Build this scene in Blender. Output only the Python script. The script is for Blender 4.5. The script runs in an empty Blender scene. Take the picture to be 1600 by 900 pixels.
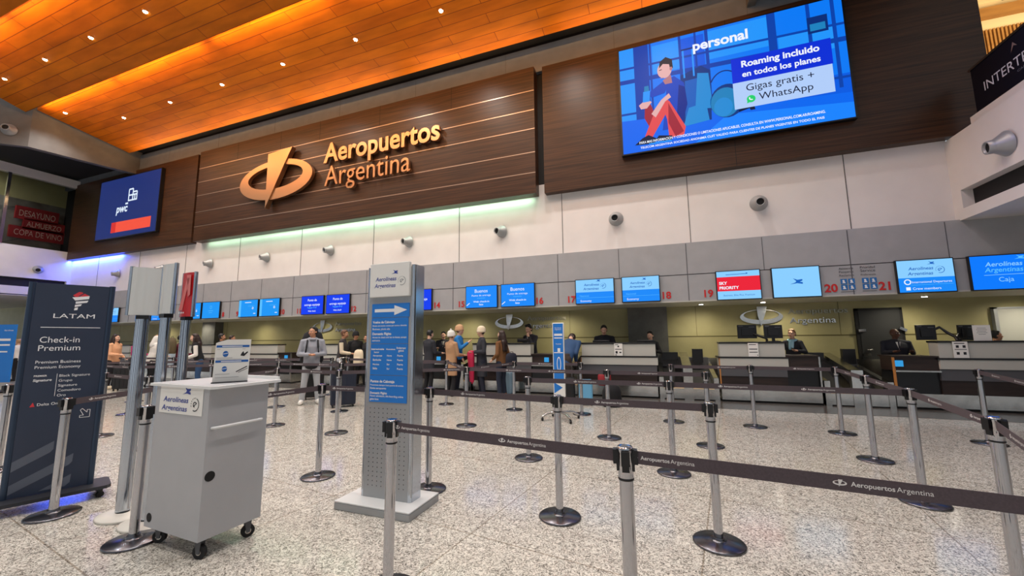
import bpy, bmesh, math, random
from mathutils import Vector, Matrix
random.seed(7)
SC = bpy.context.scene
COL = SC.collection
PI = math.pi

# ------------------------------------------------------------------ camera
cam_d = bpy.data.cameras.new('camera'); cam = bpy.data.objects.new('camera', cam_d); COL.objects.link(cam)
YAW, PITCH, ROLL = -0.355693578, 0.124310988, -0.0101271692
fw = Vector((math.sin(YAW)*math.cos(PITCH), math.cos(YAW)*math.cos(PITCH), math.sin(PITCH)))
r0 = Vector((math.cos(YAW), -math.sin(YAW), 0)); u0 = r0.cross(fw)
rt = r0*math.cos(ROLL)+u0*math.sin(ROLL); up = -r0*math.sin(ROLL)+u0*math.cos(ROLL)
cam.matrix_world = Matrix(((rt.x, up.x, -fw.x, 0), (rt.y, up.y, -fw.y, 0), (rt.z, up.z, -fw.z, 1.5), (0, 0, 0, 1)))
cam_d.sensor_width = 36; cam_d.lens = 617.33/1600*36; cam_d.clip_start = 0.05; cam_d.clip_end = 300
SC.camera = cam

# ------------------------------------------------------------------ light and exposure
SC.view_settings.view_transform = 'Standard'; SC.view_settings.look = 'None'
SC.view_settings.gamma = 1; SC.view_settings.use_curve_mapping = False
SC.view_settings.exposure = 0.0
WORLD_STRENGTH = 0.72
SPOT_W = 330
COVE_W = 170
w = bpy.data.worlds.new('daylight'); SC.world = w; w.use_nodes = True
wn = w.node_tree.nodes; wn['Background'].inputs[0].default_value = (0.86, 0.93, 1.0, 1); wn['Background'].inputs[1].default_value = WORLD_STRENGTH
SC.cycles.max_bounces = 6; SC.cycles.diffuse_bounces = 3; SC.cycles.glossy_bounces = 3
SC.cycles.use_denoising = True; SC.cycles.sample_clamp_indirect = 4.0

def lamp(name, kind, loc, aim, energy, color, **kw):
    d = bpy.data.lights.new(name, kind); d.energy = energy; d.color = color
    for k, v in kw.items(): setattr(d, k, v)
    o = bpy.data.objects.new(name, d); COL.objects.link(o); o.location = loc
    o.rotation_euler = Vector(aim).to_track_quat('-Z', 'Y').to_euler()
    return o

# ------------------------------------------------------------------ materials
def lin(c):
    c = c/255.0
    return c/12.92 if c <= 0.04045 else ((c+0.055)/1.055)**2.4
def rgb(r, g, b): return (lin(r), lin(g), lin(b), 1)
MATS = {}
def mat(name, col, rough=0.5, metal=0.0, emit=0.0, spec=0.5):
    if name in MATS: return MATS[name]
    m = bpy.data.materials.new(name); m.use_nodes = True; b = m.node_tree.nodes['Principled BSDF']
    c = rgb(*col)
    b.inputs['Base Color'].default_value = c if not emit else (0.002, 0.002, 0.002, 1)
    b.inputs['Roughness'].default_value = rough; b.inputs['Metallic'].default_value = metal
    b.inputs['Specular IOR Level'].default_value = spec
    if emit:
        b.inputs['Specular IOR Level'].default_value = 0.15
        b.inputs['Emission Color'].default_value = c; b.inputs['Emission Strength'].default_value = emit
    MATS[name] = m; return m
def nd(m, t, **kw):
    n = m.node_tree.nodes.new(t)
    for k, v in kw.items(): setattr(n, k, v)
    return n
def ramp(m, stops, interp='LINEAR'):
    n = nd(m, 'ShaderNodeValToRGB'); e = n.color_ramp.elements; n.color_ramp.interpolation = interp
    while len(e) < len(stops): e.new(0.5)
    for s, (p, c) in zip(e, stops): s.position = p; s.color = c
    return n
def tex_coord(m, scale, rot=(0, 0, 0)):
    tc = nd(m, 'ShaderNodeTexCoord'); mp = nd(m, 'ShaderNodeMapping')
    mp.inputs['Scale'].default_value = scale; mp.inputs['Rotation'].default_value = rot
    m.node_tree.links.new(tc.outputs['Object'], mp.inputs[0]); return mp
def mixc(m, blend, fac, a, b):
    n = nd(m, 'ShaderNodeMix', data_type='RGBA', blend_type=blend)
    L = m.node_tree.links
    for sock, v in ((n.inputs[0], fac), (n.inputs[6], a), (n.inputs[7], b)):
        if hasattr(v, 'is_output'): L.new(v, sock)
        else: sock.default_value = v
    return n.outputs[2]
def wood(name, dark, light, scale, rough=0.4, spec=0.4):
    m = mat(name, dark, rough, spec=spec); L = m.node_tree.links; b = m.node_tree.nodes['Principled BSDF']
    mp = tex_coord(m, scale); n = nd(m, 'ShaderNodeTexNoise'); n.inputs['Scale'].default_value = 1; n.inputs['Detail'].default_value = 5
    L.new(mp.outputs[0], n.inputs['Vector'])
    r = ramp(m, [(0.3, rgb(*dark)), (0.7, rgb(*light))]); L.new(n.outputs['Fac'], r.inputs[0]); L.new(r.outputs[0], b.inputs['Base Color']); return m
def speckle(name, col, var, scale=40, rough=0.5, metal=0.0):
    m = mat(name, col, rough, metal); L = m.node_tree.links; b = m.node_tree.nodes['Principled BSDF']
    mp = tex_coord(m, (1, 1, 1)); n = nd(m, 'ShaderNodeTexNoise'); n.inputs['Scale'].default_value = scale; n.inputs['Detail'].default_value = 3
    L.new(mp.outputs[0], n.inputs['Vector'])
    r = ramp(m, [(0.3, rgb(*[max(0, c-var) for c in col])), (0.7, rgb(*[min(255, c+var) for c in col]))])
    L.new(n.outputs['Fac'], r.inputs[0]); L.new(r.outputs[0], b.inputs['Base Color']); return m

M_white = speckle('white_panel', (228, 223, 220), 3, 2, 0.45)
M_grey = speckle('grey_metal_panel', (168, 168, 170), 4, 3, 0.4, 0.15)
M_wood = wood('dark_walnut_veneer', (42, 25, 14), (78, 49, 29), (0.8, 3, 30), 0.42)
M_groove = mat('aluminium_inlay', (170, 150, 135), 0.35, 0.8)
M_dark = mat('black_gap', (14, 13, 14), 0.7)
M_concrete = speckle('grey_plaster', (98, 96, 94), 5, 3, 0.7)
M_strip2 = speckle('grey_upper_strip', (110, 114, 120), 4, 3, 0.6)
M_olive = speckle('olive_wall', (165, 157, 112), 5, 2, 0.55)
M_olive_l = mat('olive_groove', (92, 84, 44), 0.6)
M_pillar = speckle('pillar_plaster', (98, 98, 94), 6, 6, 0.7)
M_chrome = mat('chrome', (186, 187, 192), 0.06, 1.0)
M_basemetal = mat('polished_dark_steel', (112, 112, 118), 0.24, 1.0)
M_steel = speckle('brushed_steel', (200, 198, 193), 10, 6, 0.2, 1.0)
M_alu = mat('satin_aluminium', (186, 192, 200), 0.13, 1.0)
M_silver = mat('silver_paint', (164, 166, 168), 0.4, 0.35)
M_black = mat('black_plastic', (16, 16, 19), 0.35)
M_belt = speckle('belt_webbing', (80, 69, 74), 5, 150, 0.75)
M_print = mat('belt_print_white', (225, 222, 220), 0.6)
M_gold = mat('brushed_gold', (204, 160, 122), 0.34, 1.0)
M_red = mat('red_vinyl', (196, 34, 34), 0.5)
M_lgrey = mat('counter_light_laminate', (186, 186, 178), 0.45)
M_dgrey = mat('counter_dark_grey', (84, 84, 88), 0.45)
M_brown = wood('counter_dark_veneer', (36, 27, 25), (52, 40, 36), (2, 2, 12), 0.45)
M_oak = mat('oak_edge', (190, 128, 66), 0.5)
M_paper = mat('white_paper', (232, 231, 226), 0.7)
M_ink = mat('black_ink', (32, 34, 40), 0.7)
M_cart = speckle('cart_grey_laminate', (176, 177, 180), 2, 5, 0.5)
M_cartrim = mat('cart_white_edge', (226, 227, 226), 0.45)
M_rubber = mat('black_rubber', (22, 22, 24), 0.7)
M_latam = speckle('navy_sign_face', (44, 54, 74), 2, 3, 0.4)
M_latam_e = mat('navy_sign_edge', (58, 72, 92), 0.3, 0.6)
M_latam_l = mat('sign_pale_stripe', (92, 99, 113), 0.5)
M_wtxt = mat('sign_white_text', (235, 236, 238), 0.6)
M_latred = mat('sign_red', (206, 52, 62), 0.5)
M_blue = mat('sign_blue', (26, 120, 208), 0.5)
M_aero = mat('airline_blue', (34, 58, 150), 0.55)
M_signred = mat('sign_panel_red', (198, 30, 36), 0.3)
M_whitesign = mat('sign_panel_white', (206, 208, 206), 0.1)
M_glass_dark = mat('dark_lens', (8, 8, 9), 0.15)
M_door = mat('door_black', (34, 35, 36), 0.6)
M_navy = mat('navy_banner', (14, 15, 30), 0.35)
M_cream = mat('cream_ceiling', (232, 204, 150), 0.6)
M_timber = wood('timber_beam', (150, 100, 44), (176, 122, 58), (1, 1, 6), 0.5)
M_lampface = mat('lamp_face', (255, 244, 226), emit=30)
M_boards = mat('red_boards', (150, 34, 38), 0.5)
M_mural = speckle('grey_mural', (104, 98, 88), 45, 0.9, 0.7)
E_ = lambda n, c, s=1.0: mat('screen_'+n, c, emit=s)

# orange plank ceiling
M_ceil = mat('orange_planks', (198, 102, 26), 0.6, spec=0.2)
def _ceil():
    m = M_ceil; L = m.node_tree.links; b = m.node_tree.nodes['Principled BSDF']
    mp = tex_coord(m, (1, 1, 1)); br = nd(m, 'ShaderNodeTexBrick'); L.new(mp.outputs[0], br.inputs['Vector'])
    br.inputs['Color1'].default_value = rgb(208, 118, 6); br.inputs['Color2'].default_value = rgb(195, 103, 4); br.inputs['Mortar'].default_value = rgb(132, 66, 14)
    br.inputs['Scale'].default_value = 1; br.inputs['Mortar Size'].default_value = 0.009; br.inputs['Brick Width'].default_value = 2.6; br.inputs['Row Height'].default_value = 0.29; br.offset = 0.5
    n = nd(m, 'ShaderNodeTexNoise'); n.inputs['Scale'].default_value = 1.2; n.inputs['Detail'].default_value = 4
    mp2 = tex_coord(m, (0.6, 3, 1)); L.new(mp2.outputs[0], n.inputs['Vector'])
    r = ramp(m, [(0.3, (0.72, 0.72, 0.72, 1)), (0.7, (1.1, 1.1, 1.1, 1))]); L.new(n.outputs['Fac'], r.inputs[0])
    L.new(mixc(m, 'MULTIPLY', 1.0, br.outputs['Color'], r.outputs[0]), b.inputs['Base Color'])
_ceil()

# granite floor
def granite(name, base, dark, light, rough):
    m = mat(name, base, rough); L = m.node_tree.links; b = m.node_tree.nodes['Principled BSDF']
    mp = tex_coord(m, (1, 1, 1))
    n = nd(m, 'ShaderNodeTexNoise'); n.inputs['Scale'].default_value = 27; n.inputs['Detail'].default_value = 2.5; n.inputs['Distortion'].default_value = 1.6
    L.new(mp.outputs[0], n.inputs['Vector'])
    r = ramp(m, [(0.36, rgb(*light)), (0.45, rgb(*base)), (0.485, rgb(*dark)), (0.51, rgb(*dark)), (0.54, rgb(*base)), (0.64, rgb(*light))])
    L.new(n.outputs['Fac'], r.inputs[0])
    n2 = nd(m, 'ShaderNodeTexNoise'); n2.inputs['Scale'].default_value = 75; n2.inputs['Detail'].default_value = 1
    L.new(mp.outputs[0], n2.inputs['Vector'])
    r2 = ramp(m, [(0.34, (0.55, 0.54, 0.53, 1)), (0.44, (1, 1, 1, 1))]); L.new(n2.outputs['Fac'], r2.inputs[0])
    c = mixc(m, 'MULTIPLY', 1.0, r.outputs[0], r2.outputs[0])
    br = nd(m, 'ShaderNodeTexBrick'); br.offset = 0.0
    mp3 = tex_coord(m, (1, 1, 1), (0, 0, 0.143)); mp3.inputs['Location'].default_value = (1.86-0.004, 0.5, 0); L.new(mp3.outputs[0], br.inputs['Vector'])
    br.inputs['Scale'].default_value = 1; br.inputs['Brick Width'].default_value = 1.6; br.inputs['Row Height'].default_value = 1.6; br.inputs['Mortar Size'].default_value = 0.006
    br.inputs['Color1'].default_value = br.inputs['Color2'].default_value = (1, 1, 1, 1); br.inputs['Mortar'].default_value = (0.6, 0.55, 0.5, 1)
    L.new(mixc(m, 'MULTIPLY', 1.0, c, br.outputs['Color']), b.inputs['Base Color']); return m
M_floor = granite('speckled_granite', (199, 194, 183), (103, 98, 91), (219, 214, 203), 0.13)
M_strip = granite('dark_granite', (96, 92, 88), (60, 58, 56), (112, 108, 104), 0.22)

# ------------------------------------------------------------------ mesh helpers
class Fr:
    def __init__(s, o, ex=(1, 0, 0), ey=(0, 0, 1)):
        s.o = Vector(o); s.ex = Vector(ex).normalized(); s.ey = Vector(ey).normalized(); s.n = s.ex.cross(s.ey)
    def p(s, u, v, d=0): return s.o+s.ex*u+s.ey*v+s.n*d
_TX = {}
def text_geo(s, bold=0.0, shear=0.0):
    k = (s, bold, shear)
    if k not in _TX:
        c = bpy.data.curves.new('t', 'FONT'); c.body = s; c.offset = bold; c.shear = shear; c.resolution_u = 4; c.fill_mode = 'FRONT'
        o = bpy.data.objects.new('t', c); me = o.to_mesh()
        vs = [(v.co.x, v.co.y) for v in me.vertices]; fs = [tuple(p.vertices) for p in me.polygons]
        o.to_mesh_clear(); bpy.data.objects.remove(o); bpy.data.curves.remove(c); _TX[k] = (vs, fs)
    return _TX[k]
class MB:
    def __init__(s): s.v = []; s.f = []; s.m = []; s.s = []; s.mats = []
    def mi(s, m):
        if m not in s.mats: s.mats.append(m)
        return s.mats.index(m)
    def add(s, vs, fs, m, smooth=False):
        b = len(s.v); s.v += [tuple(v) for v in vs]; i = s.mi(m)
        for f in fs: s.f.append(tuple(b+k for k in f)); s.m.append(i); s.s.append(smooth)
    def box(s, a, b, m, rot=None, piv=None):
        (x0, y0, z0), (x1, y1, z1) = a, b
        vs = [Vector(p) for p in ((x0,y0,z0),(x1,y0,z0),(x1,y1,z0),(x0,y1,z0),(x0,y0,z1),(x1,y0,z1),(x1,y1,z1),(x0,y1,z1))]
        if rot is not None:
            c = Vector(piv) if piv is not None else (Vector(a)+Vector(b))/2
            vs = [rot @ (v-c)+c for v in vs]
        s.add(vs, [(0,3,2,1),(4,5,6,7),(0,1,5,4),(1,2,6,5),(2,3,7,6),(3,0,4,7)], m)
    def hexa(s, vs, m): s.add(vs, [(0,3,2,1),(4,5,6,7),(0,1,5,4),(1,2,6,5),(2,3,7,6),(3,0,4,7)], m)
    def cyl(s, p0, p1, r0, r1, m, n=20, caps=True, sy=1.0):
        p0 = Vector(p0); p1 = Vector(p1); d = (p1-p0).normalized()
        q = d.to_track_quat('Z', 'Y'); ex = q @ Vector((1,0,0)); ey = q @ Vector((0,1,0))
        vs = []
        for p, r in ((p0, r0), (p1, r1)):
            for k in range(n):
                a = 2*PI*k/n; vs.append(p+ex*(r*math.cos(a))+ey*(r*sy*math.sin(a)))
        s.add(vs, [(k, (k+1) % n, n+(k+1) % n, n+k) for k in range(n)], m, True)
        if caps: s.add(vs, [tuple(range(n-1, -1, -1)), tuple(range(n, 2*n))], m)
    def lathe(s, prof, c, m, n=32, sx=1.0, sy=1.0, axis=None, caps=True):
        c = Vector(c); q = Vector(axis).normalized().to_track_quat('Z', 'Y') if axis else None
        vs = []
        for r, z in prof:
            for k in range(n):
                a = 2*PI*k/n; v = Vector((r*sx*math.cos(a), r*sy*math.sin(a), z)); vs.append(c+(q @ v if q else v))
        s.add(vs, [(i*n+k, i*n+(k+1) % n, (i+1)*n+(k+1) % n, (i+1)*n+k) for i in range(len(prof)-1) for k in range(n)], m, True)
        if caps: s.add(vs, [tuple(range(n-1, -1, -1)), tuple(range((len(prof)-1)*n, len(prof)*n))], m)
    def tube(s, pts, r, m, n=10, closed=False):
        pts = [Vector(p) for p in pts]; vs = []; N = len(pts)
        for i, p in enumerate(pts):
            d = (pts[(i+1) % N]-pts[i-1]) if closed else (pts[min(i+1, N-1)]-pts[max(i-1, 0)])
            q = d.normalized().to_track_quat('Z', 'Y')
            rr = r[i] if isinstance(r, (list, tuple)) else r
            for k in range(n):
                a = 2*PI*k/n; vs.append(p+q @ Vector((rr*math.cos(a), rr*math.sin(a), 0)))
        R_ = range(N if closed else N-1)
        s.add(vs, [(i*n+k, i*n+(k+1) % n, ((i+1) % N)*n+(k+1) % n, ((i+1) % N)*n+k) for i in R_ for k in range(n)], m, True)
        if not closed: s.add(vs, [tuple(range(n-1, -1, -1)), tuple(range((N-1)*n, N*n))], m)
    def ball(s, c, r, m, n=12, rot=None):
        if not isinstance(r, (tuple, list)): r = (r, r, r)
        c = Vector(c); vs = []; k2 = n//2
        for i in range(1, k2):
            t = PI*i/k2
            for k in range(n):
                a = 2*PI*k/n; v = Vector((r[0]*math.sin(t)*math.cos(a), r[1]*math.sin(t)*math.sin(a), r[2]*math.cos(t)))
                vs.append(c+(rot @ v if rot else v))
        top = Vector((0,0,r[2])); vs += [c+(rot @ top if rot else top), c-(rot @ top if rot else top)]
        T = len(vs)-2; fs = [(i*n+k, (i+1)*n+k, (i+1)*n+(k+1) % n, i*n+(k+1) % n) for i in range(k2-2) for k in range(n)]
        fs += [(T, k, (k+1) % n) for k in range(n)]+[(T+1, (k2-2)*n+(k+1) % n, (k2-2)*n+k) for k in range(n)]
        s.add(vs, fs, m, True)
    def cone2(s, p0, r0, p1, r1, m, n=12):   # a limb: two spheres joined by a tapering tube
        s.ball(p0, r0, m, n); s.ball(p1, r1, m, n)
        if (Vector(p1)-Vector(p0)).length > 1e-4: s.cyl(p0, p1, r0, r1, m, n)
    def loft(s, secs, m, n=20, f=None):      # sections (z, rx, ry, x, y), closed at both ends
        vs = []
        for z, rx, ry, cx, cy in secs:
            for k in range(n):
                a = 2*PI*k/n; v = Vector((cx+rx*math.cos(a), cy+ry*math.sin(a), z)); vs.append(f(v) if f else v)
        s.add(vs, [(i*n+k, i*n+(k+1) % n, (i+1)*n+(k+1) % n, (i+1)*n+k) for i in range(len(secs)-1) for k in range(n)], m, True)
        s.add(vs, [tuple(range(n-1, -1, -1)), tuple(range((len(secs)-1)*n, len(secs)*n))], m)
    # flat and extruded art on a frame
    def poly(s, fr, pts, m, d=0.0): s.add([fr.p(u, v, d) for u, v in pts], [tuple(range(len(pts)))], m)
    def rect(s, fr, u0, v0, u1, v1, m, d=0.0): s.poly(fr, [(u0,v0),(u1,v0),(u1,v1),(u0,v1)], m, d)
    def prism(s, fr, pts, m, d0, d1):
        n = len(pts); vs = [fr.p(u, v, d0) for u, v in pts]+[fr.p(u, v, d1) for u, v in pts]
        s.add(vs, [tuple(range(n-1, -1, -1)), tuple(range(n, 2*n))]+[(k, (k+1) % n, n+(k+1) % n, n+k) for k in range(n)], m)
    def slab(s, fr, u0, v0, u1, v1, m, d0, d1): s.prism(fr, [(u0,v0),(u1,v0),(u1,v1),(u0,v1)], m, d0, d1)
    def disc(s, fr, u, v, r, m, d=0.0, n=20, sy=1.0): s.poly(fr, [(u+r*math.cos(2*PI*k/n), v+r*sy*math.sin(2*PI*k/n)) for k in range(n)], m, d)
    def ring(s, fr, u, v, a, b, ia, ib, dv, m, d0, d1=None, n=40, a0=0, a1=2*PI):
        A = [a0+(a1-a0)*k/n for k in range(n+1)]
        o = [(u+a*math.cos(t), v+b*math.sin(t)) for t in A]; i = [(u+ia*math.cos(t), v+dv+ib*math.sin(t)) for t in A]
        for k in range(n):
            q = [o[k], o[k+1], i[k+1], i[k]]
            if d1 is None: s.poly(fr, q, m, d0)
            else:
                vs = [fr.p(x, y, d0) for x, y in q]+[fr.p(x, y, d1) for x, y in q]
                s.add(vs, [(3,2,1,0), (4,5,6,7), (0,1,5,4), (2,3,7,6)], m)
    def line(s, fr, p, q, wd, m, d=0.0):
        p = Vector(p); q = Vector(q); t = (q-p).normalized(); n = Vector((-t.y, t.x))*wd/2
        s.poly(fr, [tuple(p-n), tuple(q-n), tuple(q+n), tuple(p+n)], m, d)
    def text(s, fr, st, u, v, m, d=0.0, w=None, h=None, align='l', bold=0.0, shear=0.0, depth=0.0, ys=1.0):
        vs, fs = text_geo(st, bold, shear)
        if not vs: return
        x0 = min(a for a, _ in vs); x1 = max(a for a, _ in vs)
        if w and h: sx = w/(x1-x0); sy = h/0.72
        elif w: sx = sy = w/(x1-x0)
        else: sx = sy = h/0.72
        sy *= ys
        W = (x1-x0)*sx; off = {'l': 0, 'c': -W/2, 'r': -W}[align]
        P = [(u+off+(a-x0)*sx, v+b*sy) for a, b in vs]
        if depth == 0: s.add([fr.p(a, b, d) for a, b in P], fs, m)
        else:
            n = len(P); V = [fr.p(a, b, d+depth) for a, b in P]+[fr.p(a, b, d) for a, b in P]
            cnt = {}
            for f in fs:
                for k in range(len(f)): cnt[(f[k], f[(k+1) % len(f)])] = 1
            side = [(n+a, n+b, b, a) for a, b in cnt if (b, a) not in cnt]
            s.add(V, list(fs)+[tuple(n+k for k in reversed(f)) for f in fs]+side, m)
    def build(s, name, parent=None, world=True, bevel=0.0):
        me = bpy.data.meshes.new(name); me.from_pydata(s.v, [], s.f)
        for m in s.mats: me.materials.append(m)
        me.polygons.foreach_set('material_index', s.m); me.polygons.foreach_set('use_smooth', s.s); me.update()
        o = bpy.data.objects.new(name, me); COL.objects.link(o)
        if parent is not None:
            o.parent = parent
            if world and parent.parent is None: o.matrix_parent_inverse = parent.matrix_basis.inverted()
        if bevel:
            b = o.modifiers.new('bevel', 'BEVEL'); b.width = bevel; b.segments = 2; b.limit_method = 'ANGLE'
        return o
def tag(o, label, cat, group=None):
    o['label'] = label; o['category'] = cat
    if group: o['group'] = group
    return o
def thing(name, label, cat, loc=(0, 0, 0), rz=0.0, group=None):
    o = bpy.data.objects.new(name, None); COL.objects.link(o); o.location = loc; o.rotation_euler = (0, 0, rz); o.empty_display_size = 0.1
    return tag(o, label, cat, group)
def struct(o): o['kind'] = 'structure'; return o
def copy_tree(o, parent=None, keep=None):
    c = o.copy(); COL.objects.link(c)
    if parent is not None: c.parent = parent
    for ch in list(o.children):
        if keep is None or keep(ch): copy_tree(ch, c, keep)
    return c
def sbox(name, a, b, m): mb = MB(); mb.box(a, b, m); return struct(mb.build(name))

# ------------------------------------------------------------------ logos (drawn on a frame)
def airport_logo(mb, fr, u, v, wd, m, d0, d1=None):
    a = wd/2; cx = u+a
    mb.ring(fr, cx, v, a, a*0.41, a*0.76, a*0.25, a*0.07, m, d0, d1)
    W = [(cx-a*0.20, v+a*0.60), (cx+a*0.44, v+a*0.60), (cx+a*0.28, v+a*0.2), (cx-a*0.17, v-a*0.66)]
    if d1 is None: mb.poly(fr, W, m, d0+0.0006)
    else: mb.prism(fr, W, m, d0-0.002, d1+0.012)
def bird_logo(mb, fr, u, v, wd, m, d):
    P = [(0, .02), (.55, .1), (1, .02), (1, .18), (.78, .22), (1, .34), (.98, .47), (.6, .42), (.25, .58), (.5, .3), (.42, .18)]
    mb.poly(fr, [(u+x*wd, v+y*wd) for x, y in P], m, d)
def team_mark(mb, fr, u, v, r, m, d):
    mb.ring(fr, u, v, r, r, r*.86, r*.86, 0, m, d, n=18, a0=-2.0, a1=1.2)
    for k in range(6):
        t = 1.5+k*0.38; mb.disc(fr, u+r*.95*math.cos(t), v+r*.95*math.sin(t), r*.09, m, d, 6)
    mb.ring(fr, u, v, r*.5, r*.42, r*.34, r*.27, 0, m, d, n=12, a0=0.4, a1=4.6)
    mb.line(fr, (u-r*.4, v-r*.3), (u+r*.45, v+r*.25), r*.13, m, d)
def airline_logo(mb, fr, u, v, wd, m, d, m2=None, ys=1.0):
    # two line wordmark with bird above and round mark at right; (u, v) lower left of the block
    mb.text(fr, 'Aerolíneas', u+wd*.03, v+wd*.22*ys, m, d, w=wd*.66, bold=.012, shear=.16, ys=ys)
    mb.text(fr, 'Argentinas', u, v+wd*.045*ys, m, d, w=wd*.67, bold=.012, shear=.16, ys=ys)
    bird_logo(mb, fr, u+wd*.53, v+wd*.385*ys, wd*.2, m, d)
    team_mark(mb, fr, u+wd*.86, v+wd*.2*ys, wd*.12*min(1, ys+.1), m2 or m, d)

# ================================================================== THE HALL
sbox('floor', (-46, -10, -0.2), (24, 20, 0.0), M_floor)
sbox('trim_1', (-40, 9.35, -0.05), (24, 10.45, 0.004), M_strip)            # dark granite border in front of the counters

# sawtooth plank ceiling: each bay hangs below the next and hides a warm strip in the step
def ceil_bay(name, ya, za, yb, zb, th=0.14, x0=-21.9, x1=2.4):
    mb = MB()
    mb.hexa([(x0, ya, za), (x1, ya, za), (x1, yb, zb), (x0, yb, zb), (x0, ya, za+th), (x1, ya, za+th), (x1, yb, zb+th), (x0, yb, zb+th)], M_ceil)
    return struct(mb.build(name))
ceil_bay('ceiling', 6.95, 10.32, 9.81, 9.88)
ceil_bay('ceiling.001', 4.55, 10.72, 6.68, 10.08)
ceil_bay('ceiling.002', 2.2, 10.97, 4.33, 10.33)
ceil_bay('ceiling.003', -9.0, 12.1, 2.0, 10.6)
mb = MB()
for ya, yb, za, zb in ((6.66, 6.97, 10.22, 10.6), (4.31, 4.57, 10.47, 10.95), (1.98, 2.22, 10.75, 11.1)):
    mb.box((-21.9, ya, zb), (2.4, yb, zb+0.1), M_dark)
struct(mb.build('ceiling_cove'))
sbox('ceiling_edge_gap', (-22.2, 9.7, 10.15), (2.4, 10.5, 10.25), M_dark)
for x in (-19.2, -14.6, -9.8, -4.9, 0.0):
    lamp('cove_strip', 'AREA', (x, 6.74, 10.19), (0, 1, 0.12), COVE_W*0.42, (1.0, 0.5, 0.16), shape='RECTANGLE', size=4.3, size_y=0.1)
    lamp('cove_strip', 'AREA', (x, 4.4, 10.52), (0, 1, 0.12), COVE_W*0.26, (1.0, 0.5, 0.16), shape='RECTANGLE', size=4.3, size_y=0.1)
    lamp('ceiling_fill', 'AREA', (x, 10.0, 9.32), (0, -1, .8), 38, (1.0, 0.62, 0.3), shape='RECTANGLE', size=4.3, size_y=0.15)  # upward fill added to brighten the front planks, not a real fixture

# front wall, top to bottom
mb = MB(); mb.box((-30, 10.42, 3.72), (5.75, 10.7, 5.8), M_white)
for k in range(10): x = -24.7+3.19*k; mb.box((x-0.008, 10.412, 3.72), (x+0.008, 10.42, 5.8), M_concrete)
struct(mb.build('wall_front'))
mb = MB(); mb.box((-30, 10.42, 5.8), (6.4, 10.7, 9.3), M_dark); mb.box((-30, 10.3, 9.2), (6.45, 10.7, 10.02), M_strip2); mb.box((-30, 10.36, 10.02), (6.45, 10.7, 11.4), M_dark)
for k in range(9): x = -23.1+3.19*k; mb.box((x-0.006, 10.296, 9.26), (x+0.006, 10.3, 10.02), M_concrete)
struct(mb.build('wall_front_upper'))
# grey bulkhead over the counters
mb = MB(); mb.box((-27.2, 10.3, 2.30), (9.5, 12.0, 2.33), M_lgrey); mb.box((-27.2, 10.3, 2.33), (9.5, 10.42, 3.74), M_grey)
mb.box((-27.2, 10.296, 2.955), (9.5, 10.3, 2.97), M_dark)
for k in range(3, 14):
    x = -34.4+3.19*k; mb.box((x-0.008, 10.295, 2.33), (x+0.008, 10.3, 3.72), M_dgrey); mb.box((x+1.6-0.006, 10.295, 2.97), (x+1.606, 10.3, 3.72), M_dgrey)
struct(mb.build('wall_bulkhead'))
# olive wall behind the counters with one groove, and its pillars
mb = MB(); mb.box((-46, 12.1, 0), (12, 12.3, 4.6), M_olive); mb.box((-46, 12.095, 1.46), (12, 12.1, 1.49), M_olive_l)
for x in (-30.6, -26, -22.8, -18.0, -12.6, -8.9, -2.6, 0.95, 4.2): mb.box((x-.005, 12.096, 1.49), (x+.005, 12.1, 2.33), M_olive_l)
struct(mb.build('wall_back'))
for x0, x1 in ((-0.85, 0.2), (-19.1, -18.26), (-31.5, -30.4)):
    mb = MB(); mb.box((x0, 11.75, 0), (x1, 12.1, 2.3), M_pillar); struct(mb.build('pillar'))

# three veneer panels that carry the screens and the sign
def veneer(name, label, x0, x1, y0, grooves, seams):
    t = thing(name, label, 'wall panel', ((x0+x1)/2, y0, 5.46))
    mb = MB(); mb.box((x0, y0, 5.46), (x1, 10.42, 9.25), M_wood)
    for x in seams: mb.box((x-.006, y0-.002, 8.5 if grooves else 5.46), (x+.006, y0, 9.25), M_dark)
    mb.build('veneer_board', t)
    if grooves:
        for z in grooves: mb = MB(); mb.box((x0, y0-.006, z-.014), (x1, y0+.002, z+.014), M_groove); mb.build('metal_inlay', t)
    return t
veneer('veneer_wall_panel', 'long dark wood wall panel with pale metal lines behind the gold lettering', -17.45, -3.02, 10.1, (6.06, 6.66, 7.36, 7.93, 8.52), (-15.2, -12.9, -11, -8.4, -5.7))
veneer('veneer_wall_panel.001', 'dark wood wall panel behind the big blue advertising screen', -2.8, 6.45, 10.2, None, (1.9,))
veneer('veneer_wall_panel.002', 'short dark wood wall panel behind the navy screen at left', -27.0, -17.75, 10.2, None, ())
# coloured strips that wash the wall below the panels
for x, wd, c, e in ((-15.2, 3.6, (0.6, 1, 0.66), 16), (-11.6, 3.6, (0.6, 1, 0.66), 22), (-8.0, 3.6, (0.6, 1, 0.66), 26), (-4.9, 3.4, (0.6, 1, 0.66), 26)):
    lamp('green_wash_strip', 'AREA', (x, 10.27, 5.44), (0, 0.35, -1), e*.45, c, shape='RECTANGLE', size=wd, size_y=0.06)
lamp('blue_wash_strip', 'AREA', (-24.9, 10.3, 5.42), (0, 0.3, -1), 120, (0.05, 0.12, 1), shape='RECTANGLE', size=4.2, size_y=0.08)

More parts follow.
